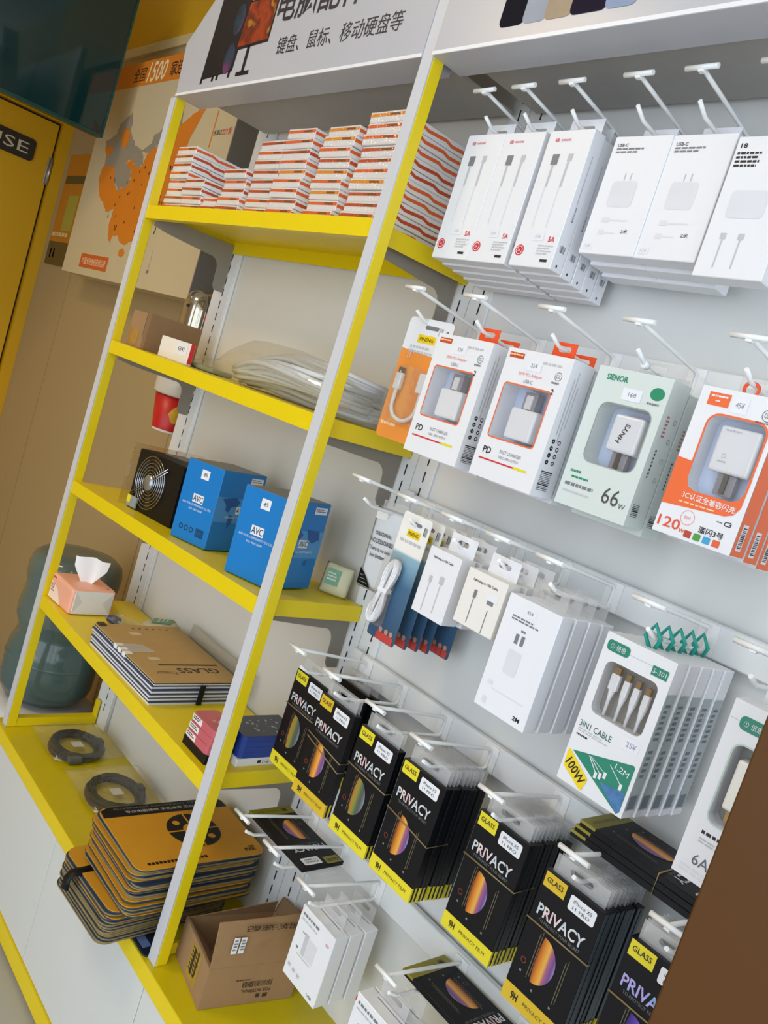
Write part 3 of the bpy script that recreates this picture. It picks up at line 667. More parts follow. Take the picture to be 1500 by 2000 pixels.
text(o, 'ORIGINAL', INK, -.004, .104, w=.040, h=.007, k=-.0085, bold=.01); text(o, 'ACCESSORIES', INK, -.004, .090, w=.056, h=.008, k=-.0088, bold=.01); text(o, 'There is no best', INK, -.004, .076, w=.052, h=.007, k=-.0088, bold=.01); text(o, 'but better', INK, -.006, .064, w=.036, h=.007, k=-.0088, bold=.01)
poly(o, 'corner_print', BLACKG, [(-.038, .006), (-.004, .004), (-.020, .022), (-.037, .036)], k=-.0072); rects(o, 'corner_lines', GINK, [(-.032, -.014, .010, .0115), (-.033, -.020, .016, .0175), (-.034, -.026, .022, .0235)], k=-.0076)
rect(o, 'header_label', OFFW, -.036, -.008, .128, .146, k=-.0050)
MB().box(-.03, .03, -.001, .001, .146, .164, bev=.0005).build('header_strip', TAB, o)

def blue_card():
    w, h = .068, .216; o = empty('cable_card')
    MB().prism([(x, 0, z) for x, z in rr(-w / 2, w / 2, 0, h, .005)], (0, .001, 0)).build('card', ramp_mat('blue_card', [(0, '34506E'), (.45, '4A6E8C'), (.68, '8FB4C6'), (.70, 'EDEBE6'), (1, 'F0EFEA')], .3, axis=2), o)
    rect(o, 'logo', mat('logo_yellow', 'F2CE1B'), -.014, .016, .178, .190, e=.0006); text(o, 'PINENG', INK, .001, .184, w=.024, h=.006, e=.0009, bold=.01); rects(o, 'text_lines', LINK, lines(-.026, .026, .163, .172, 1, 2)); rects(o, 'code', INK, bars(.021, .030, .188, .202, 5, 6))
    rect(o, 'hang_slot', mat('slot_grey', '77777A'), -.014, .014, .198, .204, r=.0028)
    cl = (('B23A30', -.004, .016), ('C4463C', .010, .014), ('B8423A', .022, .012))
    for c, u, r_ in cl: poly(o, 'people_print', mat('shirt_red', 'C0403A', .5, var=.2, scale=60), [(u - .008, .001), (u + .008, .001), (u + .007, .014), (u - .007, .014)], e=.0006); poly(o, 'people_print', mat('face_print', 'B98A74', .5, var=.1), disc(u, .018, .0045, 10), e=.0007)
    return o
def loop_cable(o, y=-.008, m=WHITE2):
    for i in range(9):
        a = (i - 2) * .0024; P = []
        for k in range(25):
            t = 2 * math.pi * k / 24; r_ = .5 + .5 * math.cos(t)
            zz_ = .080 + (.050 + a * .4) * math.cos(t); P.append((-.014 + .16 * (zz_ - .08) + (.011 + a) * math.sin(t) * (.30 + .70 * abs(math.cos(t))), y - .004 + .003 * math.sin(i * 2 + t), zz_))
        MB().tube(P[:-1], .0026, 6, closed=True).build('cable_loop', m, o)
    MB().box(-.024, -.002, y - .010, y + .004, .078, .086, bev=.002).build('cable_tie', m, o)
p = blue_card()
f = hang(p, True, 1.122, .095, ROWS[2] - .0435 - .201 + .004, 'blue hanging card with a white cable bundle, front of its row', 'card pack', 'blue cable cards')
behind = []
for k, (y, x) in enumerate(((.124, 1.124), (.152, 1.123), (.180, 1.124), (.215, 1.138))):
    c = copy_tree(p); c.location = (x, y, ROWS[2] + sag(y) - .201 + .004); c.rotation_euler = (0, 0, R(2 * (k % 2))); tag(c, 'blue cable card, %s from the front of its hook' % ORD[k + 1], 'card pack', 'blue cable cards behind')
loop_cable(f); MB().prism([(x, -.017, z) for x, z in rr(-.031, .012, .024, .148, .01)], (0, .0005, 0)).build('blister', CLEAR, f)

def small_carton(w, h, t, tabh, name, two):
    o = empty(name); MB().box(-w / 2, w / 2, 0, t, 0, h, bev=.0008, seg=1).build('carton', WHITE if two else OFFW, o)
    tabmesh(.056, tabh, h - .001, t - .001, h + tabh * .55, hw=.012).build('hang_tab', WHITE, o)
    text(o, 'Lightning to USB Cable', INK, .0, h - .014, w=w * .62, h=.0045, bold=.012)
    if two: rects(o, 'plug_print', LINK, [(-.018, -.011, .052, .062), (.004, .014, .056, .068)]); rects(o, 'cable_print', LINK, [(-.0155, -.0135, .006, .052), (.008, .010, .01, .056)])
    else: rects(o, 'plug_print', GINK, [(-.016, -.010, .044, .056), (.012, .024, .044, .054)]); rects(o, 'cable_print', GINK, [(-.014, -.0125, .006, .044), (.017, .0185, .002, .036)]); rect(o, 'price_label', WHITE2, .008, .030, .050, .060, e=.0006)
    return o
pa = small_carton(.070, .105, .032, .030, 'cable_carton', True)
for k in range(2):
    y = .070 + k * .045; hang(pa, k == 0, 1.225, y, 1.069 - .003 * k, 'small white carton with two drawn cables, %s of the taller pair' % ('front' if k == 0 else 'rear'), 'box', 'taller white cable cartons', rz=R(-1 + 2 * k))
pb = small_carton(.077, .083, .030, .030, 'cable_carton', False)
for k in range(3):
    y = .066 + k * .042; hang(pb, k == 0, 1.319, y, 1.088 - .002 * k, 'small squarish cream carton with two drawn cables, %s of its row' % (('front', 'middle', 'rear')[k]), 'box', 'squarer cable cartons', rz=R(.8 * k))
def blank_box():
    w, h, t = .092, .166, .028; o = empty('adapter_box')
    MB().box(-w / 2, w / 2, 0, t, 0, h, bev=.0012, seg=1).build('carton', WHITE2, o)
    tabmesh(.06, .028, h - .001, t - .001, h + .016).build('hang_tab', TAB, o)
    rect(o, 'price_label', WHITE2, -.014, .008, h - .022, h - .008, e=.0006, r=.005); text(o, '45¥', GINK, -.003, h - .015, w=.011, h=.005, e=.0009)
    rects(o, 'text_lines', GINK, lines(-.030, .020, h - .034, h - .026, 2, 3)); rects(o, 'plug_print', GINK, [(-.014, -.008, .104, .118), (-.004, .002, .104, .118), (-.008, .0, .122, .125)])
    rect(o, 'plug_print', mat('faint_plug_print', 'DADBE0'), -.017, .006, .060, .095, r=.004); rects(o, 'cable_print', mat('faint_plug_print', 'DADBE0'), [(-.034, -.024, .036, .042), (-.024, .034, .032, .0335)]); rect(o, 'emblem', mat('faint_plug_print', 'DADBE0'), -.034, -.026, .008, .018)
    text(o, '2M', INK, .030, .012, w=.012, h=.006, bold=.02)
    return o
p = blank_box()
for k in range(4):
    y = .064 + k * .034; hang(p, k == 0, 1.412, y, .998 - .002 * k, 'plain white box marked 2M, %s from the front of its hook' % ORD[k], 'box', 'plain white boxes', rz=R((0, .8, -.6, .5)[k]))
# green and white 3-in-1 cable boxes
TEAL = mat('teal_panel', '27846B', .4, var=.05, scale=20); TEALH = mat('teal_hanger', '119C8C', .3)
def multi_box(full):
    w, h, t = .100, .203, .0265; o = empty('multi_cable_box'); hole = (-.038, .038, .099, .170, .010)
    if full:
        ringbox(w, h, t, hole, .020).build('carton', WHITE, o)
        rect(o, 'tray', mat('grey_tray', '8A8782', .5), -.0378, .0378, .0992, .1698, 'F', .0195, e=0, r=.009)
        MB().prism([(x, -.0003, z) for x, z in rr(*hole)], (0, .0002, 0)).build('window_film', WIN, o)
        for i, u in enumerate((-.022, -.005, .010, .025)):
            wd = .0065 if i == 0 else .0045; z1 = .156 - .002 * i
            MB().box(u - wd, u + wd, .004, .012, z1 - .022, z1, bev=.002).tube([(u, .008, z1 - .020), (u - .0005, .008, z1 - .034), (u - .001, .009, .100)], [.005, .0026, .0020], 8).build('plug', WHITE2, o)
            MB().box(u - wd * .7, u + wd * .7, .005, .011, z1, z1 + .009).build('plug_tip', mat('brass_tip', '9C7B4E', .35, metal=.7), o)
        text(o, '3IN1 CABLE', mat('dark_teal_ink', '1C5A52', .5), -.020, .080, w=.048, h=.008); rects(o, 'text_lines', LINK, lines(-.044, .004, .068, .074, 2, 3)); rects(o, 'text_lines', INK, lines(-.044, -.022, .062, .066, 1, 4))
        rect(o, 'price_label', WHITE2, .018, .042, .078, .094, e=.0006, r=.002); text(o, '25¥', mat('violet_ink', '9A86B0', .5), .031, .086, w=.014, h=.007, e=.0009)
        poly(o, 'colour_panel', TEAL, [(-.0405, .043), (.043, .0665), (.0455, .064), (.0455, .006), (.042, .002)], e=.0004)
        poly(o, 'screen_print', ramp_mat('phone_blue_print', [(0, '1E3C66'), (.5, '4C7FB4'), (1, '16304E')], .4, scale=60), [(.008, .026), (.0450, .030), (.0450, .006), (.041, .003)], e=.0006)
        MB_c = [(-.016, .048, .000, .026), (-.014, .048, .006, .028), (-.012, .048, .012, .032), (.014, .052, .036, .030)]
        for (a, b, c_, d) in MB_c:
            poly(o, 'cable_print', WHITE, [(a - .0008, b), (a + .0008, b), (c_ + .0008, d + .006), (c_ - .0008, d + .006)], e=.0006); rect(o, 'cable_print', WHITE, c_ - .002, c_ + .002, d, d + .008, e=.0008)
        text(o, '1.2M', WHITE, .031, .053, w=.020, h=.007, e=.0008, rot=-8)
        yb = [(-.0465, .040), (-.044, .0425), (-.008, .0195), (-.008, .016), (-.0115, .002), (-.014, .002), (-.0455, .019)]
        poly(o, 'flash', mat('flash_yellow', 'F2D41E', .4), yb, e=.0008); text(o, '100W', INK, -.027, .0205, w=.034, h=.013, e=.0011, rot=-31, bold=.02)
    else:
        MB().box(-w / 2, w / 2, 0, t, 0, h, bev=.0008, seg=1).build('carton', WHITE, o)
    MB().prism([(x, -.0006, z) for x, z in rr(-.045, -.012, h - .022, h - .008, .005)], (0, .0004, 0)).build('logo', TEAL, o)
    if full: text(o, '① 倍思', WHITE, -.0285, h - .015, w=.022, h=.007, e=.0012)
    rect(o, 'tag_print', TEAL, .022, .044, h - .026, h - .014, e=.0006)
    if full: text(o, 'S-301', WHITE, .033, h - .020, w=.018, h=.006, e=.0009)
    rects(o, 'rule', LINK, [(-.012, .022, h - .0165, h - .0158)])
    SG = mat('side_grey_print', 'A7B1B2', .4); rect(o, 'side_panel', SG, .002, t - .002, .010, h - .040, 'R', w / 2); rects(o, 'side_lines', mat('side_dark_print', '6E7880', .5), lines(.006, .020, .10, .15, 7, 5) + lines(.006, .018, .05, .09, 5, 6) + [(.004, .020, .012, .030)], 'R', w / 2, e=.0006)
    MB().tube([(.0, t - .008, h - .002), (-.010, t - .010, h + .012), (.0, t - .012, h + .030), (.010, t - .008, h + .014), (.004, t - .004, h - .002)], .0028, 6).build('hanger', TEALH, o)
    return o
p = multi_box(True); q = multi_box(False); fq = True
hang(p, True, 1.566, .083, .968, 'white and teal box lettered 3IN1 CABLE 100W, front of its row', 'cable box', None)
for k in range(1, 5):
    hang(q, fq, 1.566 + .002 * k, .083 + k * .0285, .968 - .001 * k, 'white and teal cable box, %s from the front behind the 3IN1 CABLE box' % ORD[k], 'cable box', 'multi cable boxes behind', rz=R(.4 * (k % 2))); fq = False
o = empty('power_box', (1.738, .090, .950)); tag(o, 'tall white box printed 6A with a grey window beside the brown board', 'charger box')
w, h, t = .098, .214, .04; hole = (-.032, .036, .072, .168, .010)
ringbox(w, h, t, hole, .026).build('carton', WHITE, o); rect(o, 'tray', mat('grey_tray', '8A8782'), -.0318, .0358, .0722, .1678, 'F', .0255, e=0, r=.009)
MB().box(-.024, .012, .003, .024, .092, .152, bev=.003).build('charger', mat('ivory_plastic', 'E8E6DC', .3), o); MB().box(-.018, -.004, .008, .018, .078, .092).build('plug_tip', mat('brass_tip', '9C7B4E'), o)
n = rr(-.034, .038, .070, .170, .012); qh = rr(*hole); me = bpy.data.meshes.new('frame_print'); L = len(n); me.from_pydata([on('F', *a) for a in n + qh], [], [[i, (i + 1) % L, L + (i + 1) % L, L + i] for i in range(L)]); link('frame_print', me, mat('pale_mint', 'B8CCC2', .4), o)
MB().prism([(x, -.0006, z) for x, z in rr(-.036, -.004, h - .030, h - .014, .006)], (0, .0004, 0)).build('logo', TEAL, o); text(o, '① 倍思', WHITE, -.020, h - .022, w=.022, h=.007, e=.0012); rects(o, 'rule', LINK, [(-.049, -.036, h - .0225, h - .0218), (-.004, .049, h - .0225, h - .0218)])
rects(o, 'text_lines', INK, lines(-.032, .02, .053, .060, 1, 4)); rects(o, 'text_lines', LINK, lines(-.032, .02, .044, .051, 2, 5)); text(o, '6A超级快充', mat('ink_soft', '5E6068', .5), .014, .026, w=.090, h=.017); rects(o, 'text_lines', mat('faint_grey_ink', 'DEDFE2'), lines(-.042, .03, .004, .014, 2, 6))
tabmesh(.07, .022, h - .001, t - .001, h + .012).build('hang_tab', TAB, o)

# ---- fourth row: privacy glass packs
GW, GH, GT = .095, .186, .0085
FOIL = ramp_mat('holographic_foil', [(.25, 'E6E2DA'), (.42, 'C6D8E8'), (.5, 'F0E8E0'), (.6, 'E8C8D4'), (.75, 'D8E4C8')], .3, scale=55, metal=.2)
FOILB = ramp_mat('holographic_foil_blue', [(.25, 'DCE6F4'), (.42, '7FA8E8'), (.55, 'C0B4F0'), (.75, '8A6AE0')], .3, scale=45, metal=.2)
ARTS = [ramp_mat('lens_art_%d' % i, st_, .3, axis=0) for i, st_ in enumerate(([(0, '8A3412'), (.25, 'D9882E'), (.48, 'E2B04A'), (.62, 'A8607A'), (.85, '6A4A92'), (1, '9A8AB0')], [(0, 'B8742C'), (.3, '8E8A3A'), (.55, '3E6A4E'), (.75, '6A4A66'), (1, '6FA08A')], [(0, '2A1E6A'), (.45, '6A4AC0'), (.6, 'B070C0'), (1, '2A3A8A')]))]
def lens(cu, cv, wd, ht, n=14):
    return [(cu - wd * .55 + wd * 1.35 * math.cos(-math.pi / 2 + math.pi * k / n), cv + ht / 2 * math.sin(-math.pi / 2 + math.pi * k / n)) for k in range(n + 1)] + [(cu - wd * .55 - wd * .12, cv + ht * .2), (cu - wd * .55 - wd * .12, cv - ht * .2)]
def glass_pack(full, art=0, foil=None, yel=None, edge=None):
    o = empty('glass_pack'); Y = yel or GYEL
    MB().box(-GW / 2, GW / 2, 0, GT, 0, GH, bev=.0006, seg=1).build('carton', BLACK, o)
    e = edge or BLACKG
    MB().box(GW / 2 - .0004, GW / 2 + .0003, .0006, GT - .0006, .026, GH - .001).build('side_strip', e, o)
    MB().box(-GW / 2 - .0002, GW / 2 + .0004, -.0003, GT - .0050, -.0002, .0235).build('base_band', Y, o)
    tabmesh(.082, .026, GH - .001, GT - .0015, GH + .014, hw=.018, t=.0005).build('hang_tab', TAB, o)
    if not full: return o
    rect(o, 'glass_label', Y, -.044, -.010, GH - .021, GH - .001); text(o, 'GLASS', INK, -.027, GH - .010, w=.026, h=.007, e=.0009, bold=.01)
    rect(o, 'sticker', WHITE2, -.002, .038, GH - .026, GH - .006, e=.0005, r=.003)
    text(o, 'iPhone XS', INK, .018, GH - .0125, w=.028, h=.005, e=.0009); text(o, '11 PRO', INK, .018, GH - .0205, w=.026, h=.0045, e=.0009)
    text(o, 'PRIVACY', foil or FOIL, -.002, .135, w=.074, h=.016, bold=.02); text(o, 'TO PROTECT YOUR SECRET', GINK, .0, .1225, w=.066, h=.004)
    poly(o, 'lens_print', ARTS[art], lens(-.004, .076, .020, .064), e=.0005)
    rects(o, 'outline_print', mat('gold_line', '7E7456', .4), [(-.0225, -.0217, .045, .108), (-.019, -.0183, .048, .112), (.022, .0228, .040, .100), (.0255, .0262, .043, .104)])
    ring(o, 'mark', mat('rust_mark', '6E2C22', .5), -.033, .062, .003, .0045, n=14); rects(o, 'small_marks', GINK, [(-.034, -.031, .046, .049), (-.010, -.007, .034, .037), (.020, .023, .033, .036)])
    text(o, '9H', INK, -.028, .0115, w=.011, h=.011, k=-.0003, bold=.03); text(o, 'PRIVACY FILM', mat('olive_ink', '5C5A20', .5), .012, .012, w=.050, h=.005, k=-.0003)
    return o
GREYE = mat('slate_edge', '3E4F5A', .35)
YOR = mat('label_amber', 'D9B62A', .4); BAND = mat('rubber_band', '8C7A52', .6)
def band(o, z, depth, name='rubber_band', tilt=.0):
    """rubber band round a whole bundle, child of the front pack"""
    P = MB(); a, b = GW / 2 + .0015, .0012
    P.tube([(-a, -b, z), (a, -b, z - tilt), (a, depth + b, z - tilt), (-a, depth + b, z)], .0011, 6, closed=True); P.build(name, BAND, o)
rows4 = [(.976, .112, 1, 1, None, 'beside the blue packs', GYEL), (1.079, .093, 2, 0, None, 'with the amber label', YOR), (1.196, .090, 2, 1, None, 'between the amber pack and the thick bundle', GYEL), (1.305, .090, 10, 0, None, 'of the thick bundle with a loose rubber band', GYEL), (1.449, .115, 11, 0, None, 'below the 3IN1 cable boxes', GYEL), (1.589, .092, 10, 0, None, 'of the slate edged bundle', YOR), (1.721, .090, 7, 2, FOILB, 'by the brown board', GYEL)]
plain = glass_pack(False); plain_s = glass_pack(False, edge=GREYE); used = {0: False, 1: False}
for i, (x, y0, n, art, foil, nm, yl) in enumerate(rows4):
    hook(x, 3, 'glass packs ' + nm)
    fp = glass_pack(True, art, foil, yl, GREYE if i == 5 else None)
    z = ROWS[3] + sag(y0 + GT) - .014 - GH + .0035
    fp.location = (x, y0, z); tag(fp, 'black PRIVACY glass pack, front one ' + nm + (', blue foil letters' if i == 6 else ''), 'glass pack')
    if i in (0, 1, 2, 5, 6): band(fp, (.118, .112, .118, 0, 0, .116, .112)[i], GT * min(n, 2) + .001, tilt=(.0, .012, .004, 0, 0, .0, .0)[i])
    if i in (1,): band(fp, .104, GT * 2 + .001, tilt=.02)
    if i in (3, 4): band(fp, .104 if i == 3 else .116, GT * 5 + .001, tilt=.012 if i == 3 else .0)
    y = y0
    for k in range(1, n):
        y += GT + .0004 + (.005 if (i >= 3 and k % 4 == 0) else 0)
        s = 1 if i == 5 else 0; src = plain_s if s else plain
        c = src if not used[s] else copy_tree(src); used[s] = True
        c.location = (x + random.uniform(-.0008, .0008), y, ROWS[3] + sag(y + GT) - .014 - GH + .0035); tag(c, 'black glass pack, %s from the front %s' % (ORD[k], nm), 'glass pack', 'glass packs ' + nm)
# two dark packs at the back of the first hook
for k in range(2):
    c = copy_tree(plain); y = .205 + k * .012; c.location = (.985 + .012 * k, y, ROWS[3] + sag(y + GT) - .014 - GH + .0035); c.rotation_euler = (0, 0, R(2)); tag(c, 'dark glass pack at the back beside the shelf bracket, %s of two' % (('nearer', 'further')[k]), 'glass pack', 'dark packs at the back')
# packs lying flat
# lying packs: local z (height) runs along +x after these rotations, face up
def lay(c, x, y, z, spin):
    c.matrix_world = Matrix.Translation((x, y, z)) @ Matrix.Rotation(spin, 4, 'Z') @ Matrix.Rotation(R(-90), 4, 'X')
    return c
o = glass_pack(True, 0, None, mat('label_olive', '8F8628', .45)); lay(o, .908, .168, .5435, R(-90)); tag(o, 'black glass pack lying flat across two hooks above the open carton', 'glass pack')
o = glass_pack(True, 0, None, mat('label_olive', '8F8628')); lay(o, 1.352, .182, .5435, R(-90)); tag(o, 'black glass pack lying flat across hooks beside the lowest white boxes', 'glass pack')
o = glass_pack(False, 0, None, mat('label_olive', '8F8628')); lay(o, 1.545, .178, .5435, R(-90)); tag(o, 'second black glass pack lying flat further along the lowest hooks', 'glass pack')
for k in range(3):
    o = glass_pack(k == 2, 0, None, mat('label_olive', '8F8628')); lay(o, 1.549 - .004 * (2 - k), .168, .9035 + k * .0092, R(-90)); tag(o, 'black glass pack lying flat below the 3IN1 cable boxes, %s of three' % (('bottom', 'middle', 'top')[k]), 'glass pack', 'three packs lying flat')
    if k == 2: MB().tube([(-.049, -.0012, .118), (.049, -.0012, .118), (.049, .0275, .118), (-.049, .0275, .118)], .0010, 6, closed=True).build('rubber_band', BAND, o)

# ---- fifth row
for x, nm in ((.967, 'one end of the flat pack above the carton'), (1.066, 'the other end of the flat pack above the carton'), (1.174, 'the lowest white boxes by the carton'), (1.383, 'the lowest white boxes by the flat pack'), (1.52, 'the far end of the second flat black pack')): hook(x, 4, nm)
def low_box():
    w, h, t = .094, .131, .030; o = empty('adapter_box')
    MB().box(-w / 2, w / 2, 0, t, 0, h, bev=.001, seg=1).build('carton', WHITE2, o)
    tabmesh(.06, .028, h - .001, t - .001, h + .016).build('hang_tab', TAB, o); rect(o, 'top_slit', GINK, -.026, .030, t - .008, t - .0065, 'T', h)
    poly(o, 'corner_mark', RINK, [(-w / 2, h - .014), (-w / 2 + .002, h - .014), (-w / 2 + .002, h - .006), (-w / 2, h - .006)])
    rects(o, 'text_lines', GINK, lines(-.040, .020, h - .018, h - .010, 1, 4)); rects(o, 'text_lines', LINK, lines(-.040, .010, h - .025, h - .020, 1, 5)); text(o, '35¥', RINK, .034, h - .022, w=.009, h=.005)
    rect(o, 'plug_print', mat('soft_grey_print', 'C6C7CC', .5), -.020, -.010, .055, .094); rect(o, 'plug_print', mat('faint_plug_print', 'DADBE0'), -.010, .014, .055, .090); rects(o, 'plug_print', GINK, [(-.028, -.018, .090, .0915), (-.034, -.028, .058, .062)]); rects(o, 'cable_print', LINK, [(-.028, .010, .050, .0515)])
    rects(o, 'text_lines', LINK, [(-.040, -.032, .020, .026), (-.026, -.018, .018, .024), (-.012, -.004, .016, .022)]); text(o, 'USB', INK, .030, .010, w=.014, h=.005)
    return o
p = low_box()
for k in range(3): hang(p, k == 0, 1.174 + .003, .112 + k * .034, .371 - .002 * k, 'white adapter box, %s of the row beside the open carton' % (('front', 'middle', 'rear')[k]), 'box', 'white adapter boxes by the carton', rz=R((0, .6, 2.5)[k]))
for k in range(2):
    c = copy_tree(p); c.location = (1.383, .068 + k * .036, .378 - .002 * k); tag(c, 'white adapter box, %s of the pair in front of the flat black pack' % (('front', 'rear')[k]), 'box', 'white adapter boxes by the flat pack')

# ------------------------------------------------------------------ first shelf: stacks of flat spare-part boxes
def part_box(stripe, dark):
    w, h, d = .096, .0190, .168; o = empty('part_box')
    MB().box(-w / 2, w / 2, 0, d, 0, h, bev=.0012, seg=1).build('carton', mat('silver_white_card', 'EFEDEC', .28, var=.03), o)
    st = OINK if stripe == 0 else mat('amber_stripe', 'EE9A30', .45) if stripe == 1 else mat('brick_stripe', 'C9502C', .45)
    rect(o, 'stripe', st, -w / 2, w / 2, .0098, .0155, e=.0003); rect(o, 'stripe_print', mat('brown_print', '7A4A2C', .5), .008, .036, .0110, .0145, e=.0006)
    P = [(.001, .0100), (.045, .0125), (.060, .0085), (.105, .0115), (.120, .0075), (.167, .0105)]
    poly(o, 'side_stripe', OINK if stripe != 2 else mat('brick_stripe', 'C9502C'), [(y, z - .0030) for y, z in P] + [(y, z + .0030) for y, z in P[::-1]], 'R', w / 2, e=.0003)
    MB().box(-w / 2 - .0008, w / 2 + .0008, -.0009, -.0005, .0005, h - .0005).build('wrap', film('shrink_wrap', gloss=.10, rough=.12, milky=.0, bump=.8, scale=120), o)
    return o
protos = [part_box(k, 0) for k in range(3)]; pu = [False] * 3
stacks = [(.052, .032, 8, 'against the end post'), (.150, .030, 4, 'beside the end post stack'), (.250, .034, 2, 'only two boxes high'), (.335, .030, 5, 'next to the two box stack'), (.449, .030, 8, 'next to the gap, eight high'), (.549, .028, 9, 'leaning against the eight high stack'), (.684, .030, 9, 'next to the ten high stack'), (.805, .030, 10, 'ten high behind the front post')]
for x, y, n, nm in stacks:
    z = Z1
    for k in range(n):
        t = random.choice((0, 0, 1, 2)) if x > .5 else random.choice((0, 2, 2))
        o = protos[t] if not pu[t] else copy_tree(protos[t]); pu[t] = True
        o.location = (x + random.uniform(-.003, .003), y + random.uniform(-.002, .006), z); o.rotation_euler = (0, 0, R(random.uniform(-1.2, 1.2))); z += .0199
        tag(o, 'orange striped white box, %s up, stack %s' % (ORD[k], nm), 'box', 'boxes of the stack ' + nm)

# ------------------------------------------------------------------ second shelf
o = empty('cardboard_box', (.047, .035, Z2)); tag(o, 'small brown cardboard box with shiny tape on the second shelf by the post', 'box')
MB().box(-.042, .042, 0, .150, 0, .090, bev=.001, seg=1).build('carton', CARTON, o)
rect(o, 'tape', mat('brown_tape', 'A4793E', .12, var=.15, scale=60), -.036, .018, .006, .045); rects(o, 'seam', DARK, [(.0405, .042, .03, .088)])
MB().box(.0425, .0435, .01, .150, .003, .092).build('flap', CARTI, o)
o = empty('price_box', (.232, .052, Z2)); tag(o, 'small white box with a price label and red edge on the second shelf', 'box')
MB().box(-.075, .075, 0, .014, 0, .050, bev=.002).build('carton', OFFW, o); rect(o, 'price_label', WHITE2, .010, .066, .018, .046, e=.0006); text(o, '6341', INK, .036, .032, w=.032, h=.010, e=.0009); MB().box(.0752, .0765, .002, .012, .004, .050).build('red_edge', RINK, o)
o = empty('cable_bag', (.60, .115, Z2)); tag(o, 'long clear bag of coiled white cables lying on the second shelf', 'bag of cables')
rg = random.Random(12); CAB = mat('pale_cable', 'CFD2D4', .35, var=.04)
for i in range(74):
    a = rg.uniform(0, 2 * math.pi); r_ = rg.uniform(.15, 1) ** .5; yy = math.cos(a) * .080 * r_; zz = .048 + math.sin(a) * .040 * r_; P = []
    for k in range(15):
        t = k / 14; x = -.115 + t * .435; env = max(.35, math.sin(math.pi * min(1, .18 + .82 * t) * .86)) if t < .5 else 1 - .35 * (t - .5)
        bend = max(0, t - .72) / .28
        P.append((x + (.012 * math.cos(a) if k == 0 else 0) - .05 * bend * bend, yy * env + .008 * math.sin(3 * t + i) + .075 * bend * bend * (1 if yy < .02 else .3), max(.005, .006 + (zz - .004) * env + .004 * math.sin(5 * t + i * 1.7))))
    MB().tube(P, .0058, 6).build('cable', CAB, o)
mb = MB(); bm = mb.bm; rings = []
prof = [(-.40, .02, .004), (-.36, .035, .012), (-.28, .045, .030), (-.20, .050, .042), (-.13, .070, .075), (-.05, .090, .102), (.05, .092, .102), (.15, .088, .092), (.24, .080, .078), (.290, .060, .050)]
for x, ry_, hz_ in prof:
    ring_ = []
    for k in range(20):
        a = 2 * math.pi * k / 20; ring_.append(bm.verts.new((x + rg.uniform(-.004, .004), ry_ * math.cos(a) * 1.05 + rg.uniform(-.002, .002), max(.0008, hz_ / 2 + (hz_ / 2 + .002) * math.sin(a) + rg.uniform(-.0015, .0015)))))
    rings.append(ring_)
for a, b in zip(rings, rings[1:]):
    for k in range(20): f = bm.faces.new((a[k], a[(k + 1) % 20], b[(k + 1) % 20], b[k])); f.smooth = True
bm.faces.new(rings[-1])
mb.build('bag', film('bag_film', col=(.80, .78, .66), gloss=.12, rough=.14, milky=.13, bump=.9, scale=26), o)
MB().box(-.37, -.22, -.035, .02, .001, .012, bev=.004).build('folded_cable', mat('dull_green_card', '8E9A8A', .5, var=.2, scale=30), o)
MB().box(-.405, -.37, -.05, -.02, .006, .02, bev=.004).build('dark_plug', mat('dark_plug', '4A4C4E', .4), o)

# ------------------------------------------------------------------ third shelf (slopes a little)
A3 = -math.atan2(Z3R - Z3L, W)
def z3(x): return Z3L + (Z3R - Z3L) * x / W
o = empty('power_supply', (.325, .052, z3(.325)), ry=A3, rz=R(4)); tag(o, 'black computer power supply with a round wire fan grille, wrapped in film', 'power supply')
PSB = mat('psu_black', '101012', .45, var=.15, spec=.25)
MB().box(-.098, .10, .004, .125, 0, .142, bev=.002).build('case', PSB, o)
MB().box(-.098, .10, .001, .004, 0, .142, bev=.001).build('fan_panel', PSB, o)
FU = -.020
poly(o, 'fan_opening', mat('fan_dark', '0C0D10', .4), disc(FU, .075, .066, 32), k=.001)
CH = mat('chrome_wire', 'B9BEC4', .18, metal=1.0)
for r_ in (.022, .030, .038, .046, .054, .062):
    MB().tube([(FU + r_ * math.cos(2 * math.pi * k / 32), -.002, .075 + r_ * math.sin(2 * math.pi * k / 32)) for k in range(32)], .0011, 6, closed=True).build('grille_ring', CH, o)
for s in (-1,):
    MB().tube([(FU + .068, -.0035, .118), (FU - .072, -.0035, .026)], .0013, 6).tube([(FU + .066, -.0035, .124), (FU - .074, -.0035, .032)], .0013, 6).build('grille_bar', CH, o)
MB().lathe([(.019, -.0), (.018, .004), (.0005, .0055)], n=24, cap=False).build('hub_cap', mat('hub_silver', '9FA3A6', .3, metal=.7), o)
hb = o.children[-1]; hb.rotation_euler = (R(90), 0, 0); hb.location = (FU, -.003, .075)
for k in range(7):
    a = 2 * math.pi * k / 7; MB().prism([(FU + .016 * math.cos(a), .0004, .075 + .016 * math.sin(a)), (FU + .060 * math.cos(a + .25), .0004, .075 + .060 * math.sin(a + .25)), (FU + .060 * math.cos(a + .75), .0004, .075 + .060 * math.sin(a + .75)), (FU + .016 * math.cos(a + .5), .0004, .075 + .016 * math.sin(a + .5))], (0, -.0006, 0)).build('blade', mat('blade_black', '26272A', .3), o)
mb = MB(); bm = mb.bm; G = []
for iy, y in enumerate((-.012, .0, .13)):
    G.append([bm.verts.new((x + rg.uniform(-.003, .003), y + rg.uniform(-.003, .003), z)) for x, z in ((-.118, .0), (-.112, .05), (-.115, .10), (-.106, .152), (-.04, .158), (.03, .154), (.104, .156))])
for a, b in zip(G, G[1:]):
    for k in range(6): f = bm.faces.new((a[k], a[k + 1], b[k + 1], b[k])); f.smooth = True
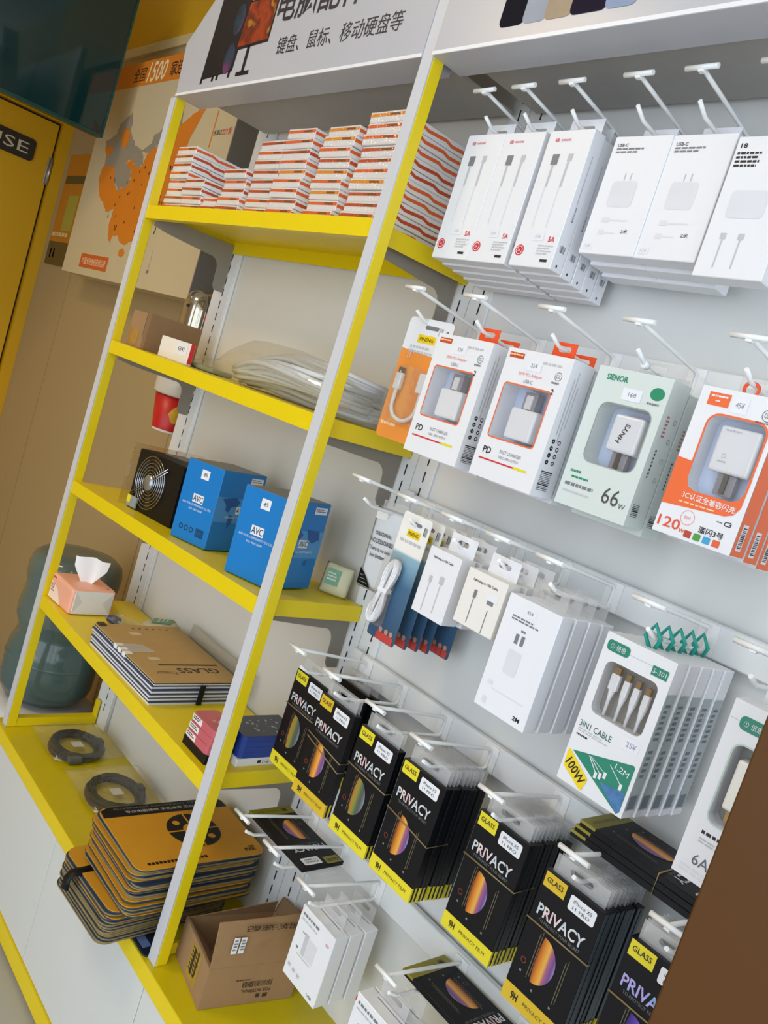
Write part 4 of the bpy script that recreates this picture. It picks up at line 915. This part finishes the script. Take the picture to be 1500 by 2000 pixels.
mb.build('film_wrap', film('amber_wrap', col=(.78, .62, .30), gloss=.16, rough=.12, milky=.22, bump=.9, scale=35), o)
MB().box(-.092, -.050, -.006, -.002, .004, .030).build('label_card', mat('psu_label', '8E9AA0', .4, var=.2, scale=60), o); rect(o, 'label_print', GYEL, -.092, -.076, .012, .030, k=-.006)
BLUE = mat('avc_blue', '0E78C2', .35, var=.03, scale=6); LBLUE = mat('avc_light_blue', '4A92CC', .4); DBLUE = mat('avc_map_blue', '0F5498', .4)
def avc_box():
    w, d, h = .110, .130, .172; o = empty('cooler_box')
    MB().box(0, w, 0, d, 0, h, bev=.001, seg=1).build('carton', BLUE, o); MB().box(.001, w - .001, .001, d - .001, h, h + .0006).build('lid', mat('avc_lid_grey', '6C6E70', .4), o)
    rect(o, 'logo_plate', WHITE, .040, .072, .086, .104); text(o, 'AVC', mat('logo_ink', '23405C', .5), .056, .095, w=.029, h=.013, e=.0009, bold=.01)
    text(o, 'ASIA VITAL COMPONENTS CO.,LTD', WHITE, .056, .080, w=.088, h=.005); text(o, 'ISO 9001:2008', WHITE, .056, .071, w=.040, h=.004)
    rect(o, 'price_label', WHITE2, .048, .072, .138, .158); text(o, '45', INK, .060, .148, w=.012, h=.008, e=.0009)
    rects(o, 'mark_print', INK, [(.020, .032, .020, .036), (.036, .048, .020, .036), (.052, .062, .020, .036)][:0] + bars(.072, .098, .018, .036, 14, 7)); 
    for i in range(3): ring(o, 'mark_print', INK, .026 + .016 * i, .028, .004, .006, n=10)
    rect(o, 'side_band', LBLUE, .0, d, .062, .116, 'R', w)
    def sp(L): return poly(o, 'map_print', DBLUE, L, 'R', w, e=.0007)
    sp([(.015, .112), (.055, .118), (.068, .108), (.060, .098), (.045, .096), (.040, .084), (.030, .088), (.028, .100)]); sp([(.044, .080), (.058, .076), (.054, .060), (.046, .048), (.042, .062)]); sp([(.078, .118), (.115, .116), (.120, .100), (.100, .092), (.084, .100)]); sp([(.090, .056), (.100, .058), (.098, .046), (.090, .048)])
    rect(o, 'logo_plate', WHITE, .060, .088, .082, .098, 'R', w, e=.001); text(o, 'AVC', mat('logo_ink', '23405C'), .074, .090, w=.026, h=.012, face='R', k=w, e=.0014, bold=.01); text(o, 'ASIA VITAL COMPONENTS', WHITE, .070, .074, w=.075, h=.004, face='R', k=w, e=.001)
    rect(o, 'side_label', WHITE2, .085, .122, .150, .164, 'R', w); rects(o, 'side_print', GINK, lines(.088, .119, .153, .161, 2, 3), 'R', w, e=.0007)
    return o
p = avc_box(); p.location = (.491, .029, z3(.491) + .002); p.rotation_euler = (0, A3, R(13.5)); tag(p, 'blue cooler box lettered AVC, next to the power supply', 'box', 'blue cooler boxes')
c = copy_tree(p)
for ch in list(c.children):
    if ch.name.startswith('mark_print'): bpy.data.objects.remove(ch)
c.location = (.742, .019, z3(.742) + .002); c.rotation_euler = (0, A3, R(14.5)); tag(c, 'blue cooler box lettered AVC behind the front post, with a green packet beside it', 'box', 'blue cooler boxes')
def packet(name, x, y, z, w, h, rz, tilt, label, m):
    o = empty(name, (x, y, z)); o.rotation_euler = (tilt, 0, rz); tag(o, label, 'packet')
    pillow(w, h, .022).build('pouch', m, o); poly(o, 'print', mat('packet_green', '6FA583', .5), [(-w * .34, h * .3), (w * .12, h * .3), (w * .12, h * .8), (-w * .34, h * .8)], k=-.0125); rects(o, 'text_lines', mat('packet_pale', 'D8DCC8', .5), lines(-w * .3, w * .05, h * .4, h * .7, 3, 4), k=-.0132)
    return o
CREAM = mat('cream_pouch', 'CFCBA8', .4, var=.08, scale=20)
packet('snack_packet', .842, .212, z3(.842) + .002, .060, .062, R(35), R(-12), 'cream and green packet leaning behind the blue cooler box', CREAM)

# ------------------------------------------------------------------ fourth shelf
o = empty('tissue_pack', (.004, .012, Z4), rz=R(3)); tag(o, 'pink soft pack of tissues with a white sheet pulled up', 'tissues')
TP = mat('tissue_pink', 'F0AE94', .4, var=.06, scale=15)
mb = MB().box(0, .128, 0, .118, 0, .068, bev=.008, seg=3); mb.build('pack', TP, o)
MB().box(.1275, .1295, .008, .112, .003, .064, bev=.0008).build('end_seal', mat('tissue_white_end', 'E8E4E0', .5, var=.05, scale=30), o)
poly(o, 'end_fold', mat('tissue_fold', 'D4D2CE', .5), [(.010, .062), (.030, .034), (.010, .006)], 'R', .1295); poly(o, 'end_fold', mat('tissue_fold', 'D4D2CE'), [(.110, .062), (.085, .034), (.110, .006)], 'R', .1295)
poly(o, 'pale_print', mat('tissue_cream', 'F4DCCB', .5), [(.004, .004), (.078, .004), (.050, .036), (.006, .050)]); text(o, '抽纸', mat('tissue_red_ink', 'A8433C', .5), .018, .040, w=.018, h=.010); rects(o, 'text_lines', mat('tissue_red_ink', 'A8433C'), lines(.008, .030, .020, .034, 2, 3) + lines(.01, .03, .054, .062, 1, 4)); text(o, '20', mat('tissue_red_ink', 'A8433C'), .112, .100, w=.012, h=.008, face='T', k=.068)
mb = MB(); bm = mb.bm; g = []
for i in range(9):
    row = []
    for j in range(9):
        t = i / 8; a = j / 8 * 2 - 1; wd = .016 + .022 * min(1, t * 1.7)
        row.append(bm.verts.new((.068 + a * wd * .55 + .008 * t, .058 + a * wd * .95 + .006 * math.sin(a * 5 + t * 2) * (1 - .4 * t), .066 + t * .070 + .003 * math.cos(a * 4))))
    g.append(row)
for i in range(8):
    for j in range(8): f = bm.faces.new((g[i][j], g[i][j + 1], g[i + 1][j + 1], g[i + 1][j])); f.smooth = True
mb.build('sheet', mat('tissue_paper', 'F3F2F0', .8, var=.02), o)
packet('snack_packet', .205, .180, Z4 + .012, .085, .10, R(-40), R(-78), 'cream and green packet lying on the fourth shelf behind the kraft boxes', CREAM)
o = empty('plug_bag', (.255, .135, Z4)); tag(o, 'small clear bag with a blue plug beside the stack of kraft boxes', 'bag'); o.rotation_euler = (0, 0, R(20))
pillow(.20, .05, .02).build('bag', film('bag_film', gloss=.1), o); o.children[0].rotation_euler = (R(-80), 0, 0); o.children[0].location = (0, 0, .012)
MB().box(-.095, -.065, .005, .030, .003, .018, bev=.003).build('blue_plug', mat('navy_plug', '1C2C6A', .35), o); MB().tube([(-.065, .018, .01), (-.03, .022, .012), (.02, .02, .01), (.07, .025, .011)], .0035, 8).build('lead', mat('grey_lead', '9AA4B4', .4), o)
for k in range(6):
    x, y = .312 + random.uniform(-.002, .002), .008 + random.uniform(-.002, .002); top = k == 5
    o = empty('glass_box', (x, y, Z4 + k * .0088)); o.rotation_euler = (0, 0, R(random.uniform(-.6, .6) + 1)); tag(o, 'flat kraft box lettered GLASS, topmost of its stack on the fourth shelf' if top else 'flat white edged glass box, %s up in the stack under the kraft box' % ORD[k], 'box', None if top else 'flat glass boxes in the stack')
    w, d, t = .312, .214, .0080
    MB().box(0, w, 0, d, 0, t * .62, bev=.0005, seg=1).build('tray', mat('tray_white', 'D9DCE4', .4, var=.04), o); MB().box(-.001, w + .001, -.001, d + .001, t * .62, t, bev=.0005, seg=1).build('lid', mat('lid_slate', '3A4254', .4) if not top else KRAFT, o)
    if top:
        MB().box(-.0015, w + .0015, -.0015, d + .0015, t * .45, t * .7).build('dark_edge', BLACKG, o)
        text(o, 'GLASS', INK, .256, .135, w=.105, h=.026, face='T', k=t, rot=-90, bold=.01)
        rects(o, 'text_lines', mat('kraft_ink', '5E4C30', .6), [(.222, .230, .05, .20)], 'T', t); text(o, 'Protector', mat('kraft_ink', '5E4C30'), .268, .050, w=.050, h=.016, face='T', k=t, rot=-90)
        rects(o, 'small_print', mat('kraft_ink', '5E4C30'), [(.02, .026, .08 + .018 * i, .086 + .018 * i) for i in range(6)], 'T', t)
        for (u, v) in ((.055, .075), (.195, .055)): rect(o, 'white_print', mat('kraft_white_ink', 'CFBF9E', .6), u - .008, u + .008, v - .014, v + .014, 'T', t, r=.004)
        for i in range(3): MB().box(.112 + .022 * i, .126 + .022 * i, -.003, .016, -.004, t + .0008, bev=.0008).build('clip', WHITE2, o)
        MB().prism([(.115, .012, t + .0006), (.165, .012, t + .0006), (.160, .075, t + .0006), (.12, .06, t + .0006)], (0, 0, .0006)).build('clip_film', TAB, o)
        MB().box(-.004, .016, .002, .022, -.004, t + .004, bev=.003).build('corner_clip', mat('dark_clip', '3A352E', .3), o)
MB().box(.6255, .630, .125, .137, Z4 + .001, Z4 + .046, bev=.001).build('elastic_strap', BLACK); tag(bpy.data.objects['elastic_strap'], 'short black elastic strap round the edge of the flat glass boxes', 'strap')
o = empty('crumpled_bag', (.50, .238, Z4)); tag(o, 'crumpled clear bag along the panel behind the kraft boxes', 'bag')
b_ = pillow(.30, .060, .012); b_.build('bag', film('bag_film'), o); o.children[0].rotation_euler = (R(-8), 0, 0); o.children[0].location = (0, -.004, .022)
PINK = mat('pink_pack', 'C4606A', .35, var=.08, scale=10); 
def rounded_pack(name, m, x, y, z, w, d, t, label, group, r=.012, rz=0):
    o = empty(name, (x, y, z)); o.rotation_euler = (0, 0, rz); tag(o, label, 'box', group)
    MB().prism([(a, b, 0) for a, b in rr(0, w, 0, d, r)], (0, 0, t)).build('case', m, o)
    return o
o = rounded_pack('black_pack', BLACK, .776, .016, Z4, .090, .052, .018, 'flat black box under the pink boxes on the fourth shelf', None, .003)
for k in range(3):
    o = rounded_pack('pink_pack', PINK, .778 + .002 * k, .016 + .001 * k, Z4 + .0182 + k * .0168, .088, .056, .0165, 'pink rounded box, %s of three stacked behind the front post' % (('bottom', 'middle', 'top')[k]), 'pink boxes')
    rect(o, 'price_label', OFFW, .004, .040, .002, .014); rects(o, 'text_lines', INK, lines(.008, .036, .004, .012, 2, 3 + k), e=.0007)
    if k == 2: rects(o, 'flower_print', mat('pale_pink_ink', 'D9A0A4', .5), [(.040, .050, .018, .026), (.048, .058, .024, .032), (.044, .054, .030, .036)], 'T', .0165)
BL = mat('deep_blue_pack', '1E3F94', .35, var=.1, scale=10)
o = rounded_pack('white_card_box', WHITE, .792, .078, Z4, .088, .140, .016, 'flat white box under the blue packs beside the front post', None, .003); text(o, '1-21', INK, .070, .008, w=.020, h=.007, face='R', k=.088); rect(o, 'code', INK, .048, .056, .005, .011, 'R', .088)
for k in range(4):
    o = rounded_pack('blue_pack', BL, .794, .080, Z4 + .0162 + k * .0112, .086, .136, .011, 'deep blue flat pack, %s' % (('lowest of the pile', 'second of the pile', 'third of the pile', 'dark topped and uppermost')[k]), 'blue packs')
    if k == 3:
        rect(o, 'top_print', mat('navy_top', '353B4C', .35, var=.2, scale=25), .001, .085, .001, .135, 'T', .011); rg2 = random.Random(5)
        rects(o, 'white_print', mat('pale_steel_ink', '9AA8B4', .5), [(x, x + rg2.uniform(.002, .008), y, y + rg2.uniform(.002, .006)) for x, y in [(rg2.uniform(.02, .07), rg2.uniform(.03, .11)) for _ in range(26)]], 'T', .011, e=.0008)

# ------------------------------------------------------------------ on the base board
def coil(x, y, label, seed, rx, ry_):
    o = empty('cable_coil', (x, y, ZB)); tag(o, label, 'cable'); rg = random.Random(seed); CB = mat('black_cable', '171918', .5, var=.1, spec=.3)
    for i in range(5):
        P = []; a0 = rg.uniform(0, 6)
        for k in range(28):
            a = 2 * math.pi * k / 28; P.append((rx * (1 + .05 * math.sin(3 * a + a0)) * math.cos(a) + rg.uniform(-.002, .002), ry_ * (1 + .05 * math.cos(2 * a + a0)) * math.sin(a) + .004 * (i - 2), .009 + .0065 * (i % 3) + .002 * math.sin(2 * a + a0)))
        MB().tube(P, .0060, 8, closed=True).build('loop', CB, o)
    MB().box(-.014, .014, ry_ - .012, ry_ + .010, .004, .030, bev=.005).build('tie', mat('black_tie', '1E1F1F', .5), o)
    MB().box(-rx * .2, rx * .2, -.014, .014, .018, .019).build('label', mat('bag_label', 'CFCFCB', .4), o)
    MB().box(rx - .01, rx + .012, -ry_ * .8, -ry_ * .2, .004, .022, bev=.004).build('plug', mat('dark_plug', '4A4C4E'), o)
    b = pillow(rx * 2.9, ry_ * 3.2, .052, 14, 14); bo = b.build('bag', film('cable_bag_film', col=(.9, .88, .8), gloss=.11, rough=.13, milky=.04, bump=1.0, scale=45), o); bo.rotation_euler = (R(-90), 0, 0); bo.location = (0, -ry_ * 1.6, .027)
    return o
coil(.140, .138, 'bagged coil of black cable by the end post of the rack', 3, .066, .060)
coil(.375, .150, 'bagged coil of black cable half under the mouse pads', 8, .070, .062)
PADY = mat('pad_yellow', 'C98F1C', .6, var=.05, scale=25); RUB = mat('pad_rubber', '2C3A4C', .7, var=.1); PADK = mat('pad_khaki', '8E7A48', .7, var=.1)
PWX, PDY, PT = .208, .284, .0046
def pad(detail, up=True):
    o = empty('mouse_pad'); L = rr(-PWX / 2, PWX / 2, -PDY / 2, PDY / 2, .022, 5)
    MB().prism([(x, y, 0) for x, y in L], (0, 0, PT * .62)).build('rubber', RUB if up else PADK, o); MB().prism([(x * .998, y * .998, PT * .62) for x, y in L], (0, 0, PT * .38)).build('cloth', PADY if up else RUB, o)
    if detail:
        poly(o, 'dark_strip', BLACK, [(-PWX / 2 + .001, -PDY / 2 + .022)] + [q for q in rr(-PWX / 2 + .001, PWX / 2, -PDY / 2 + .001, PDY / 2 - .001, .021, 5) if q[0] < -PWX / 2 + .03] [:0] + [(-PWX / 2 + .012, -PDY / 2 + .004), (-PWX / 2 + .036, -PDY / 2 + .002), (-PWX / 2 + .036, PDY / 2 - .002), (-PWX / 2 + .012, PDY / 2 - .004), (-PWX / 2 + .001, PDY / 2 - .022)], 'T', PT)
        text(o, 'BLIVENINGS CONTRACT ATTACK', GINK, -PWX / 2 + .010, 0, w=.22, h=.005, face='T', k=PT, rot=90, e=.001); text(o, '专业电脑维修 手机维修 监控安装', LINK, -PWX / 2 + .023, .0, w=.18, h=.009, face='T', k=PT, rot=90, e=.001)
        ring(o, 'emblem', BLACK, .0, .025, .022, .056, 'T', PT, n=36, e=.0006)
        rects(o, 'emblem_gap', PADY, [(-.002, .002, .047, .082), (-.002, .002, -.032, .003), (.022, .057, .023, .027), (-.057, -.022, .023, .027)], 'T', PT, e=.0009)
        for a in (45, 135, 225, 315): poly(o, 'emblem_mark', PADY, disc(.039 * math.cos(R(a)), .025 + .039 * math.sin(R(a)), .008, 8), 'T', PT, e=.0009)
        text(o, '51', BLACK, 0, .025, w=.020, h=.016, face='T', k=PT, rot=90, e=.0009, bold=.02); rects(o, 'text_lines', BLACK, [(.084, .091, -.115 + .008 * i, -.109 + .008 * i) for i in range(16)], 'T', PT, e=.0006); text(o, 'PXK', BLACK, .085, .112, w=.026, h=.010, face='T', k=PT, rot=90, e=.0008, bold=.03); rects(o, 'text_lines', BLACK, lines(.074, .078, .10, .125, 1, 2), 'T', PT, e=.0006)
    return o
pd_top = pad(True); pu_ = pad(False); pdn = pad(False, False); uu = [False, False]
def put(src, i, x, y, z, a, label, group):
    o = src if not uu[i] else copy_tree(src); uu[i] = True
    o.location = (x, y, z); o.rotation_euler = (0, 0, R(a)); tag(o, label, 'mouse pad', group); return o
z = ZB
for k in range(15):   # lower pile, pushed out over the board's edge
    up = k in (10, 11, 12, 14) ; dx = random.uniform(-.003, .003); put(pu_ if up else pdn, 0 if up else 1, .742 + dx, .055 + random.uniform(-.003, .003), z + .004, 3 + random.uniform(-1, 1), 'mouse pad, %s up in the lower pile jutting over the cabinet edge' % ORD[k], 'mouse pads of the lower pile'); z += PT + .0002
zu = z + .004
for k in range(20):
    up = k in (0, 1, 4, 5, 6, 10, 11, 14, 17); put(pu_ if up else pdn, 0 if up else 1, .772 + random.uniform(-.005, .005), .078 + random.uniform(-.006, .006), zu, random.uniform(-1.2, 1.2), 'mouse pad, %s up in the upper pile below the emblem pad' % ORD[k], 'mouse pads of the upper pile'); zu += PT + .0002
pd_top.location = (.780, .078, zu); pd_top.rotation_euler = (0, 0, R(-1)); tag(pd_top, 'yellow mouse pad with a round black emblem, topmost of the pile', 'mouse pad')
o = rounded_pack('navy_pouch', mat('navy_pouch', '1A2438', .4), .800, -.010, ZB, .10, .05, .0038, 'flat navy pouch with blue print under the mouse pads', None, .012); tag(o, None, 'pouch'); rect(o, 'print', mat('pouch_print', '6C82B4', .5, var=.3, scale=90), .040, .078, .006, .024, 'T', .0038)
# strap hanging at the pile's corner
o = MB().tube([(.720, -.058, ZB + .074), (.722, -.100, ZB + .073), (.724, -.110, ZB + .064), (.728, -.112, ZB + .045)], .012, 8, sx=1.0, sy=.35).build('black_strap', BLACK); tag(o, 'black strap end sticking out of the lower mouse pad pile', 'strap')
# open carton
o = empty('open_carton', (.908, .051, ZB), rz=R(-10.5)); tag(o, 'open brown carton with raised flaps on the yellow board by the post', 'carton')
w, d, h = .1405, .187, .082; T = .003
MB().box(0, w, 0, T, .001, h).box(0, w, d - T, d, .001, h).box(0, T, T, d - T, .001, h).box(w - T, w, T, d - T, .001, h).box(T, w - T, T, d - T, .001, .004).build('carton', CARTON, o)
MB().prism([(w - .0005, .001, h), (w - .0005, d - .002, h), (w + .006, d + .006, h + .104), (w - .002, -.006, h + .090)], (-.0028, 0, .0)).build('flap', CARTON, o)
MB().prism([(.001, d - .001, h), (w - .004, d - .001, h), (w - .004, d + .012, h + .058), (.001, d + .008, h + .030)], (0, .0028, 0)).build('flap', CARTI, o)
MB().prism([(.001, .002, h), (.001, d - .004, h), (.004, d - .004, h + .024), (.006, .012, h + .004)], (.0028, 0, 0)).build('flap', CARTI, o)
MB().prism([(T, T, h), (w - T, T, h), (w - .012, .050, h - .052), (.012, .050, h - .052)], (0, .0025, 0)).build('flap', CARTI, o)
CINK = mat('carton_ink', '3C2E1E', .7)
for i in range(2): rect(o, 'sticker', WHITE2, .028 + .014 * i, .039 + .014 * i, h + .030, h + .062, 'R', w + .0030, e=.0006)
rects(o, 'sticker_print', GINK, lines(.030, .038, h + .034, h + .058, 4, 3) + lines(.044, .052, h + .034, h + .058, 4, 4), 'R', w + .0034, e=.0009)
rects(o, 'code_print', CINK, bars(.075, .135, .036, .048, 22, 5), 'R', w); text(o, 'FOR INTERNAL', CINK, .105, .028, w=.060, h=.007, face='R', k=w, rot=180, bold=.01); rects(o, 'ink_marks', CINK, [(.122, .132, .012, .020), (.108, .116, .012, .020)] + lines(.06, .09, .049, .053, 1, 6), 'R', w)
text(o, '同城速配', CINK, .10, h + .080, w=.11, h=.012, face='R', k=w + .0050, rot=180, bold=.01)
rects(o, 'front_print', CINK, [(.070, .078, .02, .070), (.088, .094, .025, .074)] + lines(.062, .100, .020, .070, 6, 8)); rect(o, 'front_tape', mat('carton_tape_yellow', 'A88A3A', .3, var=.2, scale=60), .058, .104, .012, .075, e=.0003)
MB().box(.09, .13, .09, .14, .03, .06, bev=.004).build('dark_filling', BLACK, o)

# ------------------------------------------------------------------ water dispenser, cups and the brown board
o = empty('water_dispenser', (-.205, .165, FZ)); tag(o, 'white water dispenser standing in the corner beyond the rack', 'dispenser')
WD = mat('dispenser_white', 'CFCFCF', .35, var=.02)
MB().box(-.155, .155, -.165, .165, 0, .34, bev=.02, seg=3).build('body', WD, o)
MB().lathe([(.150, .34), (.158, .352), (.158, .372), (.140, .385), (.118, .392), (.100, .394)], n=40).build('collar', WD, o)
j = empty('water_bottle', (-.205, .165, FZ + .394)); tag(j, 'large blue green water bottle upside down on the dispenser', 'water bottle')
b0 = .25 - (FZ + .394)
prof = [(.035, -.0), (.060, .004), (.098, .012), (.122, .030), (.131, .055), (.132, .125), (.130, .165), (.121, .190), (.115, .205), (.115, .216), (.121, .230), (.129, .250), (.131, .275), (.129, .300), (.124, .330), (.124, .345), (.130, .370), (.131, .405), (.124, .430), (.105, .445), (.060, .450), (.001, .447)]
JUG = bpy.data.materials.new('jug_plastic'); JUG.use_nodes = True; pj = JUG.node_tree.nodes['Principled BSDF']; pj.inputs['Base Color'].default_value = lin('5C7472') + (1,); pj.inputs['Roughness'].default_value = .12; pj.inputs['Alpha'].default_value = .72; pj.inputs['Coat Weight'].default_value = .3
nzj = JUG.node_tree.nodes.new('ShaderNodeTexNoise'); nzj.inputs['Scale'].default_value = 9; bj = JUG.node_tree.nodes.new('ShaderNodeBump'); bj.inputs['Strength'].default_value = .15; JUG.node_tree.links.new(nzj.outputs['Fac'], bj.inputs['Height']); JUG.node_tree.links.new(bj.outputs['Normal'], pj.inputs['Normal'])
MB().lathe(prof, n=48, cap=False).build('bottle', JUG, j)
MB().lathe([(.03, .006), (.10, .018), (.118, .035), (.126, .06), (.126, .16), (.001, .161)], n=40, cap=False).build('water', film('water_blue', col=(.16, .34, .42), gloss=.08, rough=.02, tint=.9, milky=.35, bump=.05), j)
ring_ = MB().lathe([(.132, .128), (.1345, .132), (.132, .136)], n=48, cap=False); ring_.build('rib', JUG, j)
# cup dispenser on the wall
cx, cy = -.150, .292
o = empty('cup_dispenser', (cx, cy, 1.19)); tag(o, 'white and chrome tube cup dispenser on the wall behind the rack', 'cup dispenser')
MB().lathe([(.064, .010), (.068, .016), (.068, .092), (.056, .105)], n=32).build('collar', mat('dispenser_ivory', 'D8D2C4', .3), o)
CHR = mat('chrome_tube', 'B8B0A0', .10, metal=.8, var=.05)
MB().lathe([(.052, .105), (.052, .262), (.049, .285), (.040, .306), (.022, .319), (.001, .323)], n=32, cap=False).build('tube', CHR, o)
MB().box(-.020, .060, .040, WY - cy - .001, .20, .29, bev=.012, seg=3).build('back_plate', mat('dispenser_white_plate', 'D6D6D6', .4), o)
MB().box(.045, .066, -.010, .010, .235, .255, bev=.004).build('red_button', RINK, o); MB().box(.010, .018, -.0535, -.048, .262, .270).build('dark_hole', DARK, o)
c = empty('paper_cup', (cx, cy, 1.095)); tag(c, 'red paper cup with a gold emblem hanging from the cup dispenser', 'cup')
MB().lathe([(.044, .0), (.046, .006), (.0463, .008), (.060, .104)], n=32).build('cup', mat('cup_red', 'C8201E', .4, var=.05), c); MB().lathe([(.0448, .0), (.0468, .006)], n=32, cap=False).build('rim', OFFW, c)
em = MB()
for i in range(24):
    a0, a1 = -R(38) + R(44) * i / 24, -R(38) + R(44) * (i + 1) / 24
    hgt = math.sin(math.pi * (i + .5) / 24) * .026; rz_ = lambda z_: .0463 + (z_ - .008) * .1427 + .0008
    em.face([(rz_(z_) * math.cos(a), rz_(z_) * math.sin(a), z_) for a, z_ in ((a0, .055 - hgt), (a1, .055 - hgt), (a1, .055 + hgt), (a0, .055 + hgt))])
em.build('emblem', mat('cup_gold', 'D8A82A', .4, var=.25, scale=90), c)
# brown board close to the lens
o = empty('brown_board', (2.14, -.135, FZ)); tag(o, 'tall glossy brown laminate board standing in front of the hook bay', 'board')
MB().box(-.33, .33, -.016, .016, 0, 1.48, bev=.002, seg=1).build('panel', mat('brown_laminate', '56350F', .5, var=.10, scale=3, spec=.25), o)
MB().box(-.33, .33, -.060, .060, 0, .05).build('foot', mat('brown_foot', '3E2812', .5), o)
# ------------------------------------------------------------------ ceiling lamps of the room
def lamp(x, y, power, col, label):
    o = empty('ceiling_lamp', (x, y, CZ)); tag(o, label, 'lamp', 'ceiling lamps')
    MB().box(-.30, .30, -.30, .30, -.03, 0).build('housing', WHITE, o)
    if True:
        e = bpy.data.materials.new('lamp_diffuser'); e.use_nodes = True; p_ = e.node_tree.nodes['Principled BSDF']; p_.inputs['Emission Color'].default_value = col + (1,); p_.inputs['Emission Strength'].default_value = power
    MB().box(-.28, .28, -.28, .28, -.034, -.0302).build('diffuser', e, o)
lamp(-.1, -1.45, 21.0, (1.0, .74, .42), 'flat warm ceiling panel lamp over the shelf bay')
lamp(1.75, -1.5, 8.0, (.90, .95, 1.0), 'flat cool ceiling panel lamp over the hook bay')
bpy.data.objects.remove(_fo); bpy.data.curves.remove(_fc)
